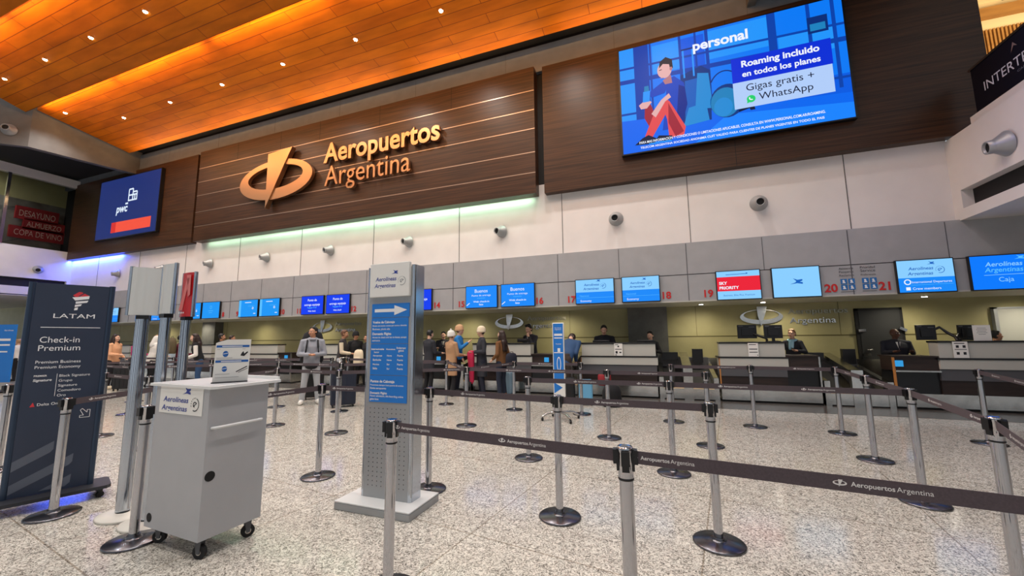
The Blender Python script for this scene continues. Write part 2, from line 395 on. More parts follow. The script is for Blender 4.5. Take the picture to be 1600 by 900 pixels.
# left end: downstand under the ceiling edge, mezzanine with the shop window
mb = MB()
mb.hexa([(-22.3, 6.9, 8.85), (-22.05, 6.9, 8.85), (-22.05, 10.4, 9.1), (-22.3, 10.4, 9.1), (-22.3, 6.9, 11.5), (-22.05, 6.9, 11.5), (-22.05, 10.4, 11.5), (-22.3, 10.4, 11.5)], M_concrete)
mb.hexa([(-25.3, 3.5, 8.6), (-25.0, 3.5, 8.6), (-22.05, 6.9, 8.85), (-22.3, 6.9, 8.85), (-25.3, 3.5, 11.8), (-25.0, 3.5, 11.8), (-22.05, 6.9, 11.8), (-22.3, 6.9, 11.8)], M_concrete)
struct(mb.build('wall_left_upper'))
mb = MB(); mb.prism(Fr((0, 0, 9.6), (1, 0, 0), (0, 1, 0)), [(-40, -2), (-25.4, -2), (-25.4, 3.6), (-22.4, 7.0), (-22.4, 10.42), (-40, 10.42)], M_dark, 0, .15); struct(mb.build('ceiling_left'))
mb = MB(); mb.box((-27.35, -2, 4.42), (-27.0, 10.42, 5.86), M_white); mb.box((-27.35, -2, 3.62), (-27.0, 10.42, 4.02), M_white)
mb.box((-27.35, -2, 4.02), (-27.15, 10.3, 4.42), M_dark); mb.box((-27.02, 10.3, 4.02), (-27.0, 10.42, 4.42), M_white); mb.box((-40, -2, 3.6), (-27.0, 12.0, 3.66), M_white)
struct(mb.build('wall_left'))
sbox('trim_2', (-27.2, -2, 9.1), (-26.9, 10.3, 9.48), M_white)
g = MB(); gm = mat('shop_glass', (200, 205, 205), 0.03)
_b = gm.node_tree.nodes['Principled BSDF']; _b.inputs['Transmission Weight'].default_value = 1.0; _b.inputs['IOR'].default_value = 1.02
t = thing('window_1', 'shop window', 'window', (-27.0, 6, 5.86)); t['kind'] = 'structure'
g.box((-27.02, -2, 5.88), (-27.0, 10.4, 9.1), gm); g.build('glass_pane', t)
for y in (8.05, 4.6, 1.2):
    mb = MB(); mb.box((-27.04, y-.05, 5.86), (-26.94, y+.05, 9.1), M_alu); mb.build('mullion', t)
# the shop behind that glass
mb = MB(); mb.box((-28.4, -2, 5.6), (-28.3, 10.6, 8.3), M_mural); mb.box((-28.4, -2, 8.3), (-28.3, 10.6, 9.4), M_olive)
fr = Fr((-28.29, 0, 0), (0, 1, 0), (0, 0, 1))
for a, b, wd in (((6.5, 7.3), (9.2, 7.9), .16), ((8.3, 6.0), (9.6, 6.7), .03), ((9.6, 6.7), (10.4, 6.1), .03), ((8.2, 7.8), (10.3, 8.0), .03), ((9.9, 7.9), (10.4, 7.0), .25)):
    mb.line(fr, a, b, wd, M_concrete)
struct(mb.build('wall_shop'))
lamp('shop_fill', 'AREA', (-27.7, 7, 9.0), (-.6, 0, -1), 260, (1, .95, .88), shape='RECTANGLE', size=.3, size_y=8)  # added fill light that brightens the mural, not a real fitting
boards = [('DESAYUNO', 8.72, 10.15, 7.32, 7.93, 0), ('ALMUERZO', 9.0, 10.4, 6.86, 7.38, 0), ('COPA DE VINO', 8.6, 10.5, 6.4, 6.96, 0)]
for i, (s_, y0, y1, z0, z1, _) in enumerate(boards):
    t = thing('wall_sign_board', ['red board reading DESAYUNO behind the shop glass, topmost of three', 'red board reading ALMUERZO behind the shop glass, middle of three', 'red board reading COPA DE VINO behind the shop glass, lowest of three'][i], 'sign', (-28.0, (y0+y1)/2, z0), 0, 'red shop boards')
    fr = Fr((-28.1, 0, 0), (0, 1, 0), (0, 0, 1)); mb = MB(); mb.slab(fr, y0, z0, y1, z1, M_boards, -0.12, 0.0); mb.build('board', t)
    mb = MB(); mb.text(fr, s_, (y0+y1)/2, z0+.14, mat('board_letters', (214, 190, 170), .6), 0.004, w=(y1-y0)*.84, h=(z1-z0)*.5, align='c'); mb.build('lettering', t)

# right end: mezzanine balcony, its dark slot, the parapet banner, the hall beyond
mb = MB(); mb.box((5.72, -2, 4.30), (6.4, 10.42, 5.42), M_white); mb.box((5.72, -2, 3.72), (6.4, 10.42, 3.93), M_white); mb.box((5.9, -2, 3.93), (6.4, 10.42, 4.30), M_dark)
mb.box((5.72, 10.16, 3.93), (5.9, 10.42, 4.30), M_white); mb.box((6.4, -2, 3.72), (24, 10.28, 3.80), M_white); mb.box((5.85, -2, 5.42), (6.4, 9.86, 5.64), M_white)
struct(mb.build('wall_right'))
t = thing('parapet_banner', 'dark banner reading INTERTR along the balcony above the white wall at right', 'banner', (6.0, 9.0, 5.64))
mb = MB(); mb.box((5.95, -1.5, 5.66), (6.02, 9.84, 6.56), M_navy); mb.build('banner_panel', t)
mb = MB(); mb.box((5.92, -1.5, 6.56), (6.04, 9.86, 6.60), M_alu); mb.build('top_rail', t)
fr = Fr((5.945, 0, 0), (0, -1, 0), (0, 0, 1))
mb = MB(); mb.text(fr, 'INTERTR', -9.57, 6.0, mat('banner_letters', (225, 228, 245), .5), 0.004, h=.18, w=.97)
mb.build('lettering', t); mb = MB(); mb.text(fr, 'CARGO', -8.86, 5.9, mat('banner_small', (130, 132, 150), .5), 0.004, w=.3, h=.04)
mb.build('small_lettering', t)
mb = MB(); mb.poly(fr, [(-8.92, 6.30), (-8.86, 6.46), (-8.78, 6.35), (-8.85, 6.39)], mat('banner_mark', (150, 130, 130), .5), 0.004); mb.build('arrow_mark', t)
lamp('rail_strip', 'AREA', (5.6, 7.0, 5.9), (.25, 0, -1), 40, (.55, .5, 1), shape='RECTANGLE', size=.05, size_y=5)
# timber hall seen past the panel
mb = MB(); mb.box((6.5, 15.0, 9.0), (24, 15.2, 14), M_cream)
mb.box((6.5, 14.8, 10.74), (24, 15.0, 11.02), M_timber)
struct(mb.build('wall_far'))
mb = MB()
for k in range(70): x = 8.6+0.085*k; mb.box((x, 14.86, 8.6), (x+0.045, 15.0, 10.36), M_timber)
struct(mb.build('trim_3'))
mb = MB(); mb.hexa([(6.6, 2, 14.4), (24, 2, 14.4), (24, 15, 11.3), (6.6, 15, 11.3), (6.6, 2, 14.6), (24, 2, 14.6), (24, 15, 11.5), (6.6, 15, 11.5)], M_cream)
for x in (8.6, 10.0, 11.5): mb.hexa([(x+1.2, 2, 14.36), (x+1.28, 2, 14.36), (x+.08, 15, 11.26), (x, 15, 11.26), (x+1.2, 2, 14.4), (x+1.28, 2, 14.4), (x+.08, 15, 11.3), (x, 15, 11.3)], M_dark)
struct(mb.build('ceiling_right'))
lamp('hall_lamp', 'AREA', (11, 12.2, 8.6), (0.0, 0.6, 1), 260, (1, 0.86, 0.62), shape='RECTANGLE', size=5, size_y=1.5)
sbox('wall_right_upper', (2.42, 2, 9.5), (2.6, 10.42, 11.6), M_concrete)
sbox('ceiling_dark_bay', (2.6, 2, 10.4), (6.5, 10.42, 10.5), M_dark)
sbox('wall_side', (24, -10, 0), (24.2, 20, 14), M_concrete)
# glazed entrance front behind the viewer: mullions and transoms (daylight comes through it)
mb = MB()
for k in range(24): x = -44+2.9*k; mb.box((x-.09, -9.2, 0), (x+.09, -9.0, 12), M_alu)
for z in (2.6, 5.4, 8.2): mb.box((-46, -9.2, z-.1), (24, -9.0, z+.1), M_alu)
struct(mb.build('window_2'))
mb = MB()  # unseen dark piers and lintel, added so the chrome reflects dark verticals
for k in range(12): x = -44+5.8*k; mb.box((x-.9, -9.6, 0), (x+.9, -9.25, 12.5), M_dgrey)
mb.box((-46, -9.6, 9.4), (24, -9.25, 12.5), M_dgrey); struct(mb.build('wall_reflection_piers'))

# ------------------------------------------------------------------ doors and cabinet on the back wall
t = thing('door_1', 'black door in the olive wall with two latches', 'door', (4.95, 12.1, 0)); t['kind'] = 'structure'
mb = MB(); mb.box((4.57, 12.04, 0), (5.36, 12.12, 2.06), M_door); mb.build('door_leaf', t)
mb = MB(); mb.box((4.5, 12.05, 0), (4.57, 12.11, 2.12), M_dark); mb.box((5.36, 12.05, 0), (5.42, 12.11, 2.12), M_dark); mb.box((4.5, 12.05, 2.06), (5.42, 12.11, 2.12), M_dark); mb.build('door_frame', t)
mb = MB(); mb.cyl((4.65, 12.0, 1.12), (4.76, 12.0, 1.12), .012, .012, M_steel); mb.cyl((4.65, 12.05, 1.12), (4.65, 11.99, 1.12), .014, .014, M_steel); mb.build('door_handle', t)
for z, x in ((1.58, 4.52), (1.6, 5.3), (1.0, 4.56)):
    mb = MB(); mb.box((x, 11.98, z-.03), (x+.14, 12.04, z+.03), M_steel, Matrix.Rotation(0.5 if x > 5 else -0.05, 3, 'Y')); mb.build('latch', t)
t = thing('door_2', 'pale door at the right end of the olive wall', 'door', (7.6, 12.1, 0)); t['kind'] = 'structure'
mb = MB(); mb.box((7.05, 12.02, 0), (8.2, 12.12, 2.02), M_lgrey); mb.build('door_leaf', t)
mb = MB(); mb.box((6.99, 12.0, 0), (7.05, 12.12, 2.06), M_silver); mb.box((6.99, 12.0, 2.02), (8.3, 12.12, 2.06), M_silver); mb.build('door_frame', t)

# ------------------------------------------------------------------ gold wall sign
t = thing('wall_sign', 'gold metal sign reading Aeropuertos Argentina with oval emblem on dark wood', 'sign', (-10, 10.1, 6.2))
fr = Fr((0, 10.1, 0))
mb = MB(); mb.ring(fr, -12.85, 7.28, 1.8, .74, 1.36, .44, .1, M_gold, 0.08, 0.2, n=64); mb.build('oval_ring', t)
mb = MB(); mb.prism(fr, [(-13.2, 8.3), (-12.02, 8.38), (-12.32, 7.86), (-13.19, 6.24)], M_gold, 0.07, 0.24); mb.build('wedge', t)
def letters(parent, fr, st, u, v, wd, h, m, d0, d1, bold):
    vs, fs = text_geo(st, bold)
    x0 = min(a for a, _ in vs); x1 = max(a for a, _ in vs); sx = wd/(x1-x0); sy = h/0.72
    par = list(range(len(vs)))
    def find(a):
        while par[a] != a: par[a] = par[par[a]]; a = par[a]
        return a
    for f in fs:
        for k in f[1:]: par[find(k)] = find(f[0])
    isl = {}
    for i in range(len(vs)): isl.setdefault(find(i), []).append(i)
    groups = []
    for g_ in sorted(isl.values(), key=lambda g_: min(vs[i][0] for i in g_)):
        a = min(vs[i][0] for i in g_); b = max(vs[i][0] for i in g_)
        if groups and a < groups[-1][1]-0.5*(b-a): groups[-1][2].extend(g_); groups[-1][1] = max(groups[-1][1], b)
        else: groups.append([a, b, list(g_)])
    for a, b, g_ in groups:
        S = set(g_); ix = {i: k for k, i in enumerate(g_)}; F_ = [tuple(ix[i] for i in f) for f in fs if f[0] in S]
        P = [(u+(vs[i][0]-x0)*sx, v+vs[i][1]*sy) for i in g_]; n = len(P)
        V = [fr.p(p, q, d1) for p, q in P]+[fr.p(p, q, d0) for p, q in P]
        cnt = {(f[k], f[(k+1) % len(f)]) for f in F_ for k in range(len(f))}
        mb = MB(); mb.add(V, F_+[tuple(n+k for k in reversed(f)) for f in F_]+[(n+p, n+q, q, p) for p, q in cnt if (q, p) not in cnt], m)
        mb.build('letter', parent)
letters(t, fr, 'Aeropuertos', -10.6, 7.55, 4.6, .70, M_gold, 0.06, 0.16, .022)
letters(t, fr, 'Argentina', -10.52, 6.70, 3.47, .72, M_gold, 0.06, 0.16, 0.0)

# steel signs on the olive wall
M_etch = mat('etched_letters', (150, 146, 128), 0.3, 0.9)
for i, (x, lab) in enumerate(((2.02, 'steel oval airport emblem on olive wall above counter 20'), (-5.08, 'steel oval airport emblem on olive wall below screens 15 and 16'), (-12.95, 'steel oval airport emblem on olive wall behind the man in grey hoodie'))):
    t = thing('back_wall_sign', lab, 'sign', (x+1.2, 12.1, 1.7), 0, 'steel signs on the back wall'); fr = Fr((0, 12.1, 0))
    mb = MB(); mb.ring(fr, x+.49, 1.97, .49, .19, .4, .13, .05, M_steel, 0.02, 0.06); mb.build('oval_ring', t)
    mb = MB(); mb.prism(fr, [(x+.40, 2.24), (x+.63, 2.24), (x+.6, 2.1), (x+.47, 1.72), (x+.41, 2.0)], M_steel, 0.02, 0.08); mb.build('wedge', t)
    mb = MB(); mb.text(fr, 'Aeropuertos', x+1.1, 2.03, M_etch, .02, w=1.26, h=.14, bold=.012, depth=.02); mb.build('lettering', t)
    mb = MB(); mb.text(fr, 'Argentina', x+1.12, 1.79, M_steel, .02, w=.98, h=.15, depth=.02); mb.build('lettering', t)

# ------------------------------------------------------------------ wall nozzles (round eyeball air outlets)
def nozzle(loc, axis, label, r=0.17):
    t = thing('air_nozzle', label, 'air vent', loc, 0, 'round air nozzles'); ax = Vector(axis).normalized()
    mb = MB(); mb.lathe([(r*1.1, 0), (r*1.1, .02), (r*.98, .05), (r*.62, .16), (r*.56, .2)], loc, M_silver, 28, axis=ax, caps=False); mb.build('housing', t)
    tip = Vector(loc)+ax*.16
    mb = MB(); mb.lathe([(r*.6, 0), (r*.56, .1), (r*.46, .1), (r*.46, .04)], tip, M_silver, 24, axis=ax, caps=False); mb.build('nozzle_ring', t)
    mb = MB(); mb.lathe([(r*.47, .05), (r*.47, .06)], tip, M_dark, 20, axis=ax); mb.build('nozzle_mouth', t)
nz = ['leftmost on the front wall, beside the blue glow', 'second from left on the front wall', 'third from left on the front wall, above the red sign panel', 'above the screens of counters 9 and 10', 'above the screens of counters 11 and 12', 'above the white top of the silver directory totem', 'above the screens of counters 15 and 16', 'below the left part of the blue advert, above screens 17', 'rightmost on the front wall, below the blue advert']
for i, x in enumerate((-22.96, -19.83, -16.74, -13.62, -10.56, -7.35, -4.16, -0.93, 2.32)):
    nozzle((x, 10.42, 4.56), (-0.35 if x < -3 else -.05, -1, -.12), 'round grey air nozzle '+nz[i])
nozzle((-27.0, 9.3, 4.85), (1, -.3, -.2), 'round grey air nozzle in the white wall below the shop window')
nozzle((5.72, 8.95, 4.70), (-1, .12, -.1), 'large round grey air nozzle in the white balcony wall at right', .2)
nozzle((-22.38, 6.50, 9.38), (.755, -.655, 0), 'round grey air nozzle in the dark plaster under the ceiling corner', .2)

# ------------------------------------------------------------------ ceiling lamps
def downlight(loc, label, en=True):
    t = thing('ceiling_spotlight', label, 'ceiling light', loc, 0, 'small ceiling spotlights'); L0 = Vector(loc)
    mb = MB(); mb.lathe([(.075, .02), (.075, -.012), (.062, -.016), (.055, -.004)], loc, mat('lamp_bezel', (150, 84, 30), .4), 18, caps=False); mb.build('housing', t)
    mb = MB(); mb.lathe([(.056, -.006), (.04, -.03), (.02, -.036)], loc, M_lampface, 16); mb.build('lens', t)
    lamp('spot', 'SPOT', (loc[0], loc[1], loc[2]-.1), (0, 0, -1), SPOT_W, (1, .96, .91), spot_size=2.3, spot_blend=.9, shadow_soft_size=.12)
p1 = lambda y: 9.88+(9.81-y)*.15385
p2 = lambda y: 10.08+(6.68-y)*.3
names = ['rightmost and brightest', 'second from right', 'third from right in the front row', 'fourth from right in the front row', 'fifth from right in the front row', 'sixth from right, near the ceiling corner']
for i, x in enumerate((-5.0, -7.83, -10.69, -13.49, -16.26, -19.07)): downlight((x, 8.26, p1(8.26)), 'small bright spotlight in the front plank bay, '+names[i])
downlight((-21.01, 7.38, p1(7.38)), 'small bright spotlight beside the left edge of the front plank bay')
names = ['nearest to the viewer, topmost', 'second from the top', 'third from the top', 'at the left edge of the picture']
for i, x in enumerate((-12.65, -15.25, -17.8, -20.4)): downlight((x, 5.66, p2(5.66)), 'small bright spotlight in the second plank bay, '+names[i])
for x in (-2.2, 0.6): lamp('spot', 'SPOT', (x, 8.26, 10.0), (0, 0, -1), SPOT_W, (1, .96, .91), spot_size=2.3, spot_blend=.9, shadow_soft_size=.12)
for x in (-9.9, -7.2, -4.4, -1.6, 1.2): lamp('spot', 'SPOT', (x, 5.66, 10.2), (0, 0, -1), SPOT_W, (1, .96, .91), spot_size=2.3, spot_blend=.9, shadow_soft_size=.12)
for y, z in ((3.0, 10.5), (0.2, 10.6), (-3, 11)):
    for x in (-16, -12, -8.0, -5, -2, 1.0): lamp('spot', 'SPOT', (x, y, z), (0, 0, -1), SPOT_W, (1, .97, .93), spot_size=2.3, spot_blend=.9, shadow_soft_size=.15)
# small soffit lamps over the counters
for i, x in enumerate((-22, -18.8, -15.6, -12.4, -9.2, -6.0, -2.8, 1.0, 2.9, 5.4, 7.4)):
    lamp('soffit_spot', 'SPOT', (x, 11.3, 2.28), (0, .25, -1), 75, (1, .9, .7), spot_size=2.6, spot_blend=1, shadow_soft_size=.06)
for x, l in ((1.02, 'tiny lit soffit lamp right of the grey pillar'), (2.4, 'tiny lit soffit lamp above the steel emblem of counter 20'), (5.45, 'tiny lit soffit lamp below the Caja screen')):
    t = thing('soffit_lamp', l, 'ceiling light', (x, 11.2, 2.3), 0, 'soffit lamps')
    mb = MB(); mb.lathe([(.07, 0), (.06, -.012)], (x, 11.2, 2.3), M_silver, 16); mb.build('trim_ring', t)
    mb = MB(); mb.lathe([(.05, -.012), (.045, -.016)], (x, 11.2, 2.3), M_lampface, 14); mb.build('lens', t)

# ================================================================== SCREENS OVER THE COUNTERS
C_lb = E_('pale_blue', (138, 206, 255)); C_mb = E_('mid_blue', (24, 138, 250)); C_db = E_('deep_blue', (12, 62, 240)); C_cy = E_('cyan', (22, 150, 246))
C_wh = E_('white', (236, 244, 255)); C_re = E_('red', (236, 34, 56)); C_ab = E_('airline_ink', (20, 96, 190)); C_dim = E_('dim_blue', (90, 190, 255)); C_vb = E_('vivid', (8, 122, 255))
def counter_screen(x0, z0, x1, z1, kind, label):
    t = thing('display_screen', label, 'screen', ((x0+x1)/2, 10.25, z0), 0, 'screens over the counters')
    mb = MB(); mb.box((x0, 10.225, z0), (x1, 10.285, z1), M_black); mb.build('screen_case', t, bevel=.008)
    fr = Fr((x0+.02, 10.223, z0+.02)); W = x1-x0-.04; H = z1-z0-.04; mb = MB()
    if kind == 'aero':
        mb.rect(fr, 0, 0, W, H, C_mb); mb.rect(fr, 0, H*.47, W, H, C_lb, .001); airline_logo(mb, fr, W*.2, H*.52, W*.62, C_ab, .002)
        mb.text(fr, 'Nacional', W*.1, H*.28, C_dim, .002, h=H*.08); mb.line(fr, (0, H*.23), (W, H*.23), .006, C_dim, .002); mb.text(fr, 'Economy', W*.12, H*.06, C_wh, .002, h=H*.09)
    elif kind == 'text':
        mb.rect(fr, 0, 0, W, H, C_db); mb.text(fr, 'Punto de', W/2, H*.72, C_wh, .002, w=W*.42, align='c', bold=.01)
        mb.text(fr, 'entrega equipaje', W/2, H*.47, C_wh, .002, w=W*.72, align='c', bold=.01); mb.text(fr, 'baggage drop', W/2, H*.33, C_dim, .002, w=W*.42, align='c'); mb.text(fr, 'Web check', W/2, H*.13, C_wh, .002, w=W*.36, align='c', bold=.01)
    elif kind == 'dest':
        mb.rect(fr, 0, 0, W, H, C_mb); mb.text(fr, 'Buenos', W/2, H*.7, C_wh, .002, w=W*.42, align='c'); mb.text(fr, 'Punto de entrega', W/2, H*.53, C_wh, .002, w=W*.62, align='c', ys=.8); mb.text(fr, 'equipaje', W/2, H*.42, C_dim, .002, w=W*.26, align='c', ys=.7)
        mb.text(fr, 'Web check-in', W/2, H*.24, C_wh, .002, w=W*.52, align='c', bold=.012, ys=.8); mb.text(fr, 'listo', W/2, H*.1, C_wh, .002, h=H*.09, align='c', bold=.012); mb.line(fr, (W*.02, H*.1), (W*.12, H*.22), .02, C_wh, .002)
    elif kind == 'plain':
        mb.rect(fr, 0, 0, W, H, C_cy); mb.ring(fr, W*.5, H*.68, H*.1, H*.1, H*.07, H*.07, 0, C_dim, .002, n=16); mb.rect(fr, W*.36, H*.44, W*.64, H*.47, C_dim, .002); mb.rect(fr, W*.4, H*.32, W*.6, H*.345, C_dim, .002)
    elif kind == 'board':
        mb.rect(fr, 0, 0, W, H, C_cy); mb.rect(fr, 0, 0, W*.12, H, C_dim, .001); mb.rect(fr, W*.32, H*.83, W*.66, H*.87, C_wh, .002); mb.rect(fr, W*.5, H*.62, W*.85, H*.64, C_dim, .002); mb.ring(fr, W*.76, H*.5, H*.07, H*.07, H*.04, H*.04, 0, C_wh, .002, n=14); mb.rect(fr, W*.8, H*.16, W*.92, H*.2, C_wh, .002)
    elif kind == 'sky':
        mb.rect(fr, 0, 0, W, H, C_lb); mb.rect(fr, 0, H*.29, W, H*.8, C_re, .001); mb.text(fr, 'SKY', W*.05, H*.53, C_wh, .002, w=W*.19, bold=.03); mb.text(fr, 'PRIORITY', W*.05, H*.36, C_wh, .002, w=W*.46, bold=.03)
        mb.text(fr, 'Business, Elite Plus, Premium', W/2, H*.11, C_ab, .002, w=W*.72, align='c'); mb.line(fr, (W*.22, H*.88), (W*.72, H*.89), .012, C_ab, .002); bird_logo(mb, fr, W*.66, H*.88, W*.07, C_ab, .002)
    elif kind == 'bird':
        mb.rect(fr, 0, 0, W, H, C_lb); bird_logo(mb, fr, W*.37, H*.42, W*.27, C_ab, .002)
    elif kind == 'aero2':
        mb.rect(fr, 0, 0, W, H, C_mb); mb.rect(fr, 0, H*.45, W, H, C_lb, .001); airline_logo(mb, fr, W*.18, H*.49, W*.68, C_ab, .002)
        mb.ring(fr, W*.16, H*.32, H*.09, H*.09, H*.06, H*.06, 0, C_wh, .002, n=16); mb.text(fr, 'International Departures', W*.24, H*.28, C_wh, .002, w=W*.7)
        mb.line(fr, (W*.22, H*.22), (W*.96, H*.23), .005, C_dim, .002); mb.rect(fr, W*.12, H*.06, W*.2, H*.16, C_wh, .002); mb.text(fr, 'Crew members', W*.24, H*.07, C_wh, .002, w=W*.5)
    elif kind == 'caja':
        mb.rect(fr, 0, 0, W, H, C_vb); mb.text(fr, 'Aerolíneas', W*.24, H*.68, C_lb, .002, w=W*.6, shear=.16, bold=.01); mb.text(fr, 'Argentinas', W*.22, H*.51, C_dim, .002, w=W*.62, shear=.16, bold=.01); bird_logo(mb, fr, W*.72, H*.86, W*.16, C_dim, .002)
        mb.line(fr, (W*.2, H*.42), (W*.86, H*.43), .008, C_lb, .002); mb.text(fr, 'Caja', W*.43, H*.22, C_lb, .002, w=W*.24)
    mb.build('display', t)
scr = [(-23.7, 'plain', 'bright blue screen farthest left, half hidden by the dark check-in sign'), (-22.75, 'aero', 'light blue airline screen just right of the dark check-in sign'),
       (-20.5, 'plain', 'blue screen seen behind the leftmost tall sign post'), (-19.4, 'aero', 'airline screen seen between the white sign panels'),
       (-17.3, 'board', 'blue screen half hidden by the red sign panel'), (-16.22, 'plain', 'plain blue screen just right of the red sign panel'),
       (-14.18, 'board', 'cyan screen left of the pair between numbers 9 and 10'), (-13.1, 'board', 'cyan screen right of the pair between numbers 9 and 10'),
       (-11.08, 'text', 'deep blue text screen right after the number 11'), (-9.97, 'text', 'deep blue text screen just before the number 12'),
       (-6.87, 'text', 'deep blue screen partly hidden by the directory totem, beside number 14'), (-4.74, 'dest', 'blue text screen beside the number 15'), (-3.64, 'dest', 'blue text screen beside the number 16'),
       (-1.53, 'aero', 'light blue airline screen beside the number 17'), (-0.4, 'aero', 'light blue airline screen beside the number 18'), (1.735, 'sky', 'red and pale blue screen reading SKY PRIORITY'),
       (2.85, 'bird', 'pale blue screen with only the bird emblem'), (5.04, 'aero2', 'airline screen right of the number 21'), (6.16, 'caja', 'blue screen reading Caja at the right edge')]
for x, k, l in scr:
    hw = .5 if x < -1 and x > -30 else .455
    counter_screen(x-hw, 2.335 if x < 1 else 2.30, x+hw, 2.985, k, l)
for s_, x in (('8', -15.6), ('9', -14.83), ('10', -12.52), ('11', -11.75), ('12', -9.35), ('14', -6.22), ('15', -5.40), ('16', -3.02), ('17', -2.14), ('18', .2), ('19', 1.12), ('20', 3.49), ('21', 4.40)):
    mb = MB(); fr = Fr((0, 10.294, 0)); mb.text(fr, s_, x, 2.40, M_red, 0, h=.17, align='c', bold=.025, depth=.006)
    tag(mb.build('counter_number', bevel=0), 'red counter number '+s_+' on the grey bulkhead', 'number', 'red counter numbers')
M_pict = mat('pictogram_blue', (32, 110, 180), .5)
for x0, tx, l in ((3.66, ('Asistencia', 'Pasajeros', 'Reclamos'), 'priority pictogram sign with four blue squares right of number 20'), (4.03, ('Prioridad', 'Service', 'Preferencia'), 'priority pictogram sign with four blue squares left of number 21')):
    t = thing('pictogram_sign', l, 'sign', (x0+.1, 10.29, 2.4), 0, 'pictogram signs'); fr = Fr((0, 10.2935, 0)); mb = MB()
    for k, s_ in enumerate(tx): mb.text(fr, s_, x0, 2.87-.075*k, M_ink if k == 0 else M_dgrey, 0, w=.25)
    mb.rect(fr, x0, 2.385, x0+.24, 2.395, M_dgrey); mb.build('lettering', t)
    for a in (0, 1):
        for b in (0, 1):
            mb = MB(); u, v = x0+.01+.135*a, 2.43+.125*b; mb.slab(fr, u, v, u+.11, v+.11, M_pict, -.004, .002); mb.disc(fr, u+.05, v+.07, .02, M_wtxt, .003, 10)
            mb.poly(fr, [(u+.025, v+.02), (u+.085, v+.02), (u+.07, v+.055), (u+.04, v+.055)], M_wtxt, .003); mb.build('pictogram', t)

# ------------------------------------------------------------------ the big LED advertisement
t = thing('led_billboard', 'huge blue advertising screen showing a seated traveller and the word personal', 'screen', (1.77, 10.1, 6.12))
mb = MB(); mb.box((-.68, 10.06, 6.10), (4.22, 10.19, 9.04), M_black); mb.build('screen_case', t)
a_ = {k: E_('ad_'+k, c, 1.0) for k, c in dict(base=(6, 92, 226), lite=(10, 122, 246), pale=(34, 150, 252), dark=(8, 66, 170), deep=(8, 46, 120), floor=(6, 104, 240), floorl=(24, 132, 255), navy=(12, 26, 60), skin=(228, 176, 176), skind=(180, 120, 130), shirt=(18, 70, 190), shirtd=(10, 44, 140), red=(226, 78, 84), redd=(160, 40, 60), hair=(22, 18, 40), bag=(20, 96, 190), bagl=(36, 140, 214), bagd=(10, 56, 130), teal=(30, 130, 190), box=(10, 48, 214), box2=(178, 206, 250), white=(240, 244, 255), green=(36, 208, 110), ink=(10, 18, 50)).items()}
fr = Fr((0, 10.058, 0)); mb = MB(); A = a_
def P_(px, py): # picture coordinates on the advert: 0..1 across, 0..1 up
    return (-.64+4.82*px, 6.13+2.88*py)
def ap(pts, k, d): mb.poly(fr, [P_(*q) for q in pts], A[k], d)
ap([(0, 0), (1, 0), (1, 1), (0, 1)], 'base', 0)
ap([(0, .36), (1, .36), (1, 1), (0, 1)], 'lite', .001)
for x0, x1, y0, y1, k in ((0, .075, .3, 1, 'pale'), (.17, .3, .7, .97, 'pale'), (.17, .3, .38, .67, 'lite'), (.31, .42, .42, .97, 'base'), (.44, .7, .72, .98, 'pale'), (.73, .98, .8, .99, 'lite'), (.74, .97, .58, .78, 'pale'), (.44, .98, .36, .56, 'lite')): ap([(x0, y0), (x1, y0), (x1, y1), (x0, y1)], k, .002)
for x0, x1 in ((.075, .15), (.155, .165), (.3, .312), (.425, .44), (.375, .385), (.7, .735), (.86, .875), (.955, .97)): ap([(x0, .25), (x1, .25), (x1, 1), (x0, 1)], 'dark', .003)
for y0, y1 in ((.66, .70), (.36, .38), (.8, .82)): ap([(0, y0), (1, y0-.04), (1, y1-.04), (0, y1)], 'dark', .0035)
ap([(0, 0), (1, 0), (1, .2), (0, .31)], 'floor', .004); ap([(.35, .0), (1, 0), (1, .12), (.5, .2)], 'floorl', .0045)
ap([(.86, .74), (.94, .74), (.94, .88), (.86, .88)], 'deep', .0045); ap([(.87, .76), (.93, .76), (.93, .82), (.87, .82)], 'teal', .005)
# suitcases and rucksacks behind the traveller
ap([(.29, .18), (.43, .18), (.44, .62), (.40, .68), (.30, .63)], 'bagd', .005); ap([(.31, .2), (.41, .2), (.42, .58), (.32, .57)], 'bag', .0055); ap([(.36, .3), (.44, .28), (.43, .6), (.38, .62)], 'bagl', .006)
for x in (.315, .36): ap([(x, .6), (x+.008, .6), (x+.008, .86), (x, .86)], 'pale', .0055)
ap([(.31, .855), (.375, .855), (.375, .87), (.31, .87)], 'deep', .0056)
mb.disc(fr, *P_(.505, .32), .37, A['bagd'], .006, 24, 1.15); mb.disc(fr, *P_(.495, .31), .31, A['teal'], .0065, 24, 1.2); mb.disc(fr, *P_(.485, .27), .2, A['bagl'], .007, 20, 1.2); mb.ring(fr, *P_(.5, .42), .36, .5, .33, .47, 0, A['deep'], .007, n=24, a0=0.2, a1=2.6)
ap([(.3, .16), (.42, .18), (.41, .34), (.33, .32)], 'bagl', .0075); ap([(.55, .2), (.6, .22), (.6, .29), (.55, .27)], 'navy', .006); ap([(.58, .3), (.6, .2), (.62, .2), (.61, .31)], 'navy', .006)
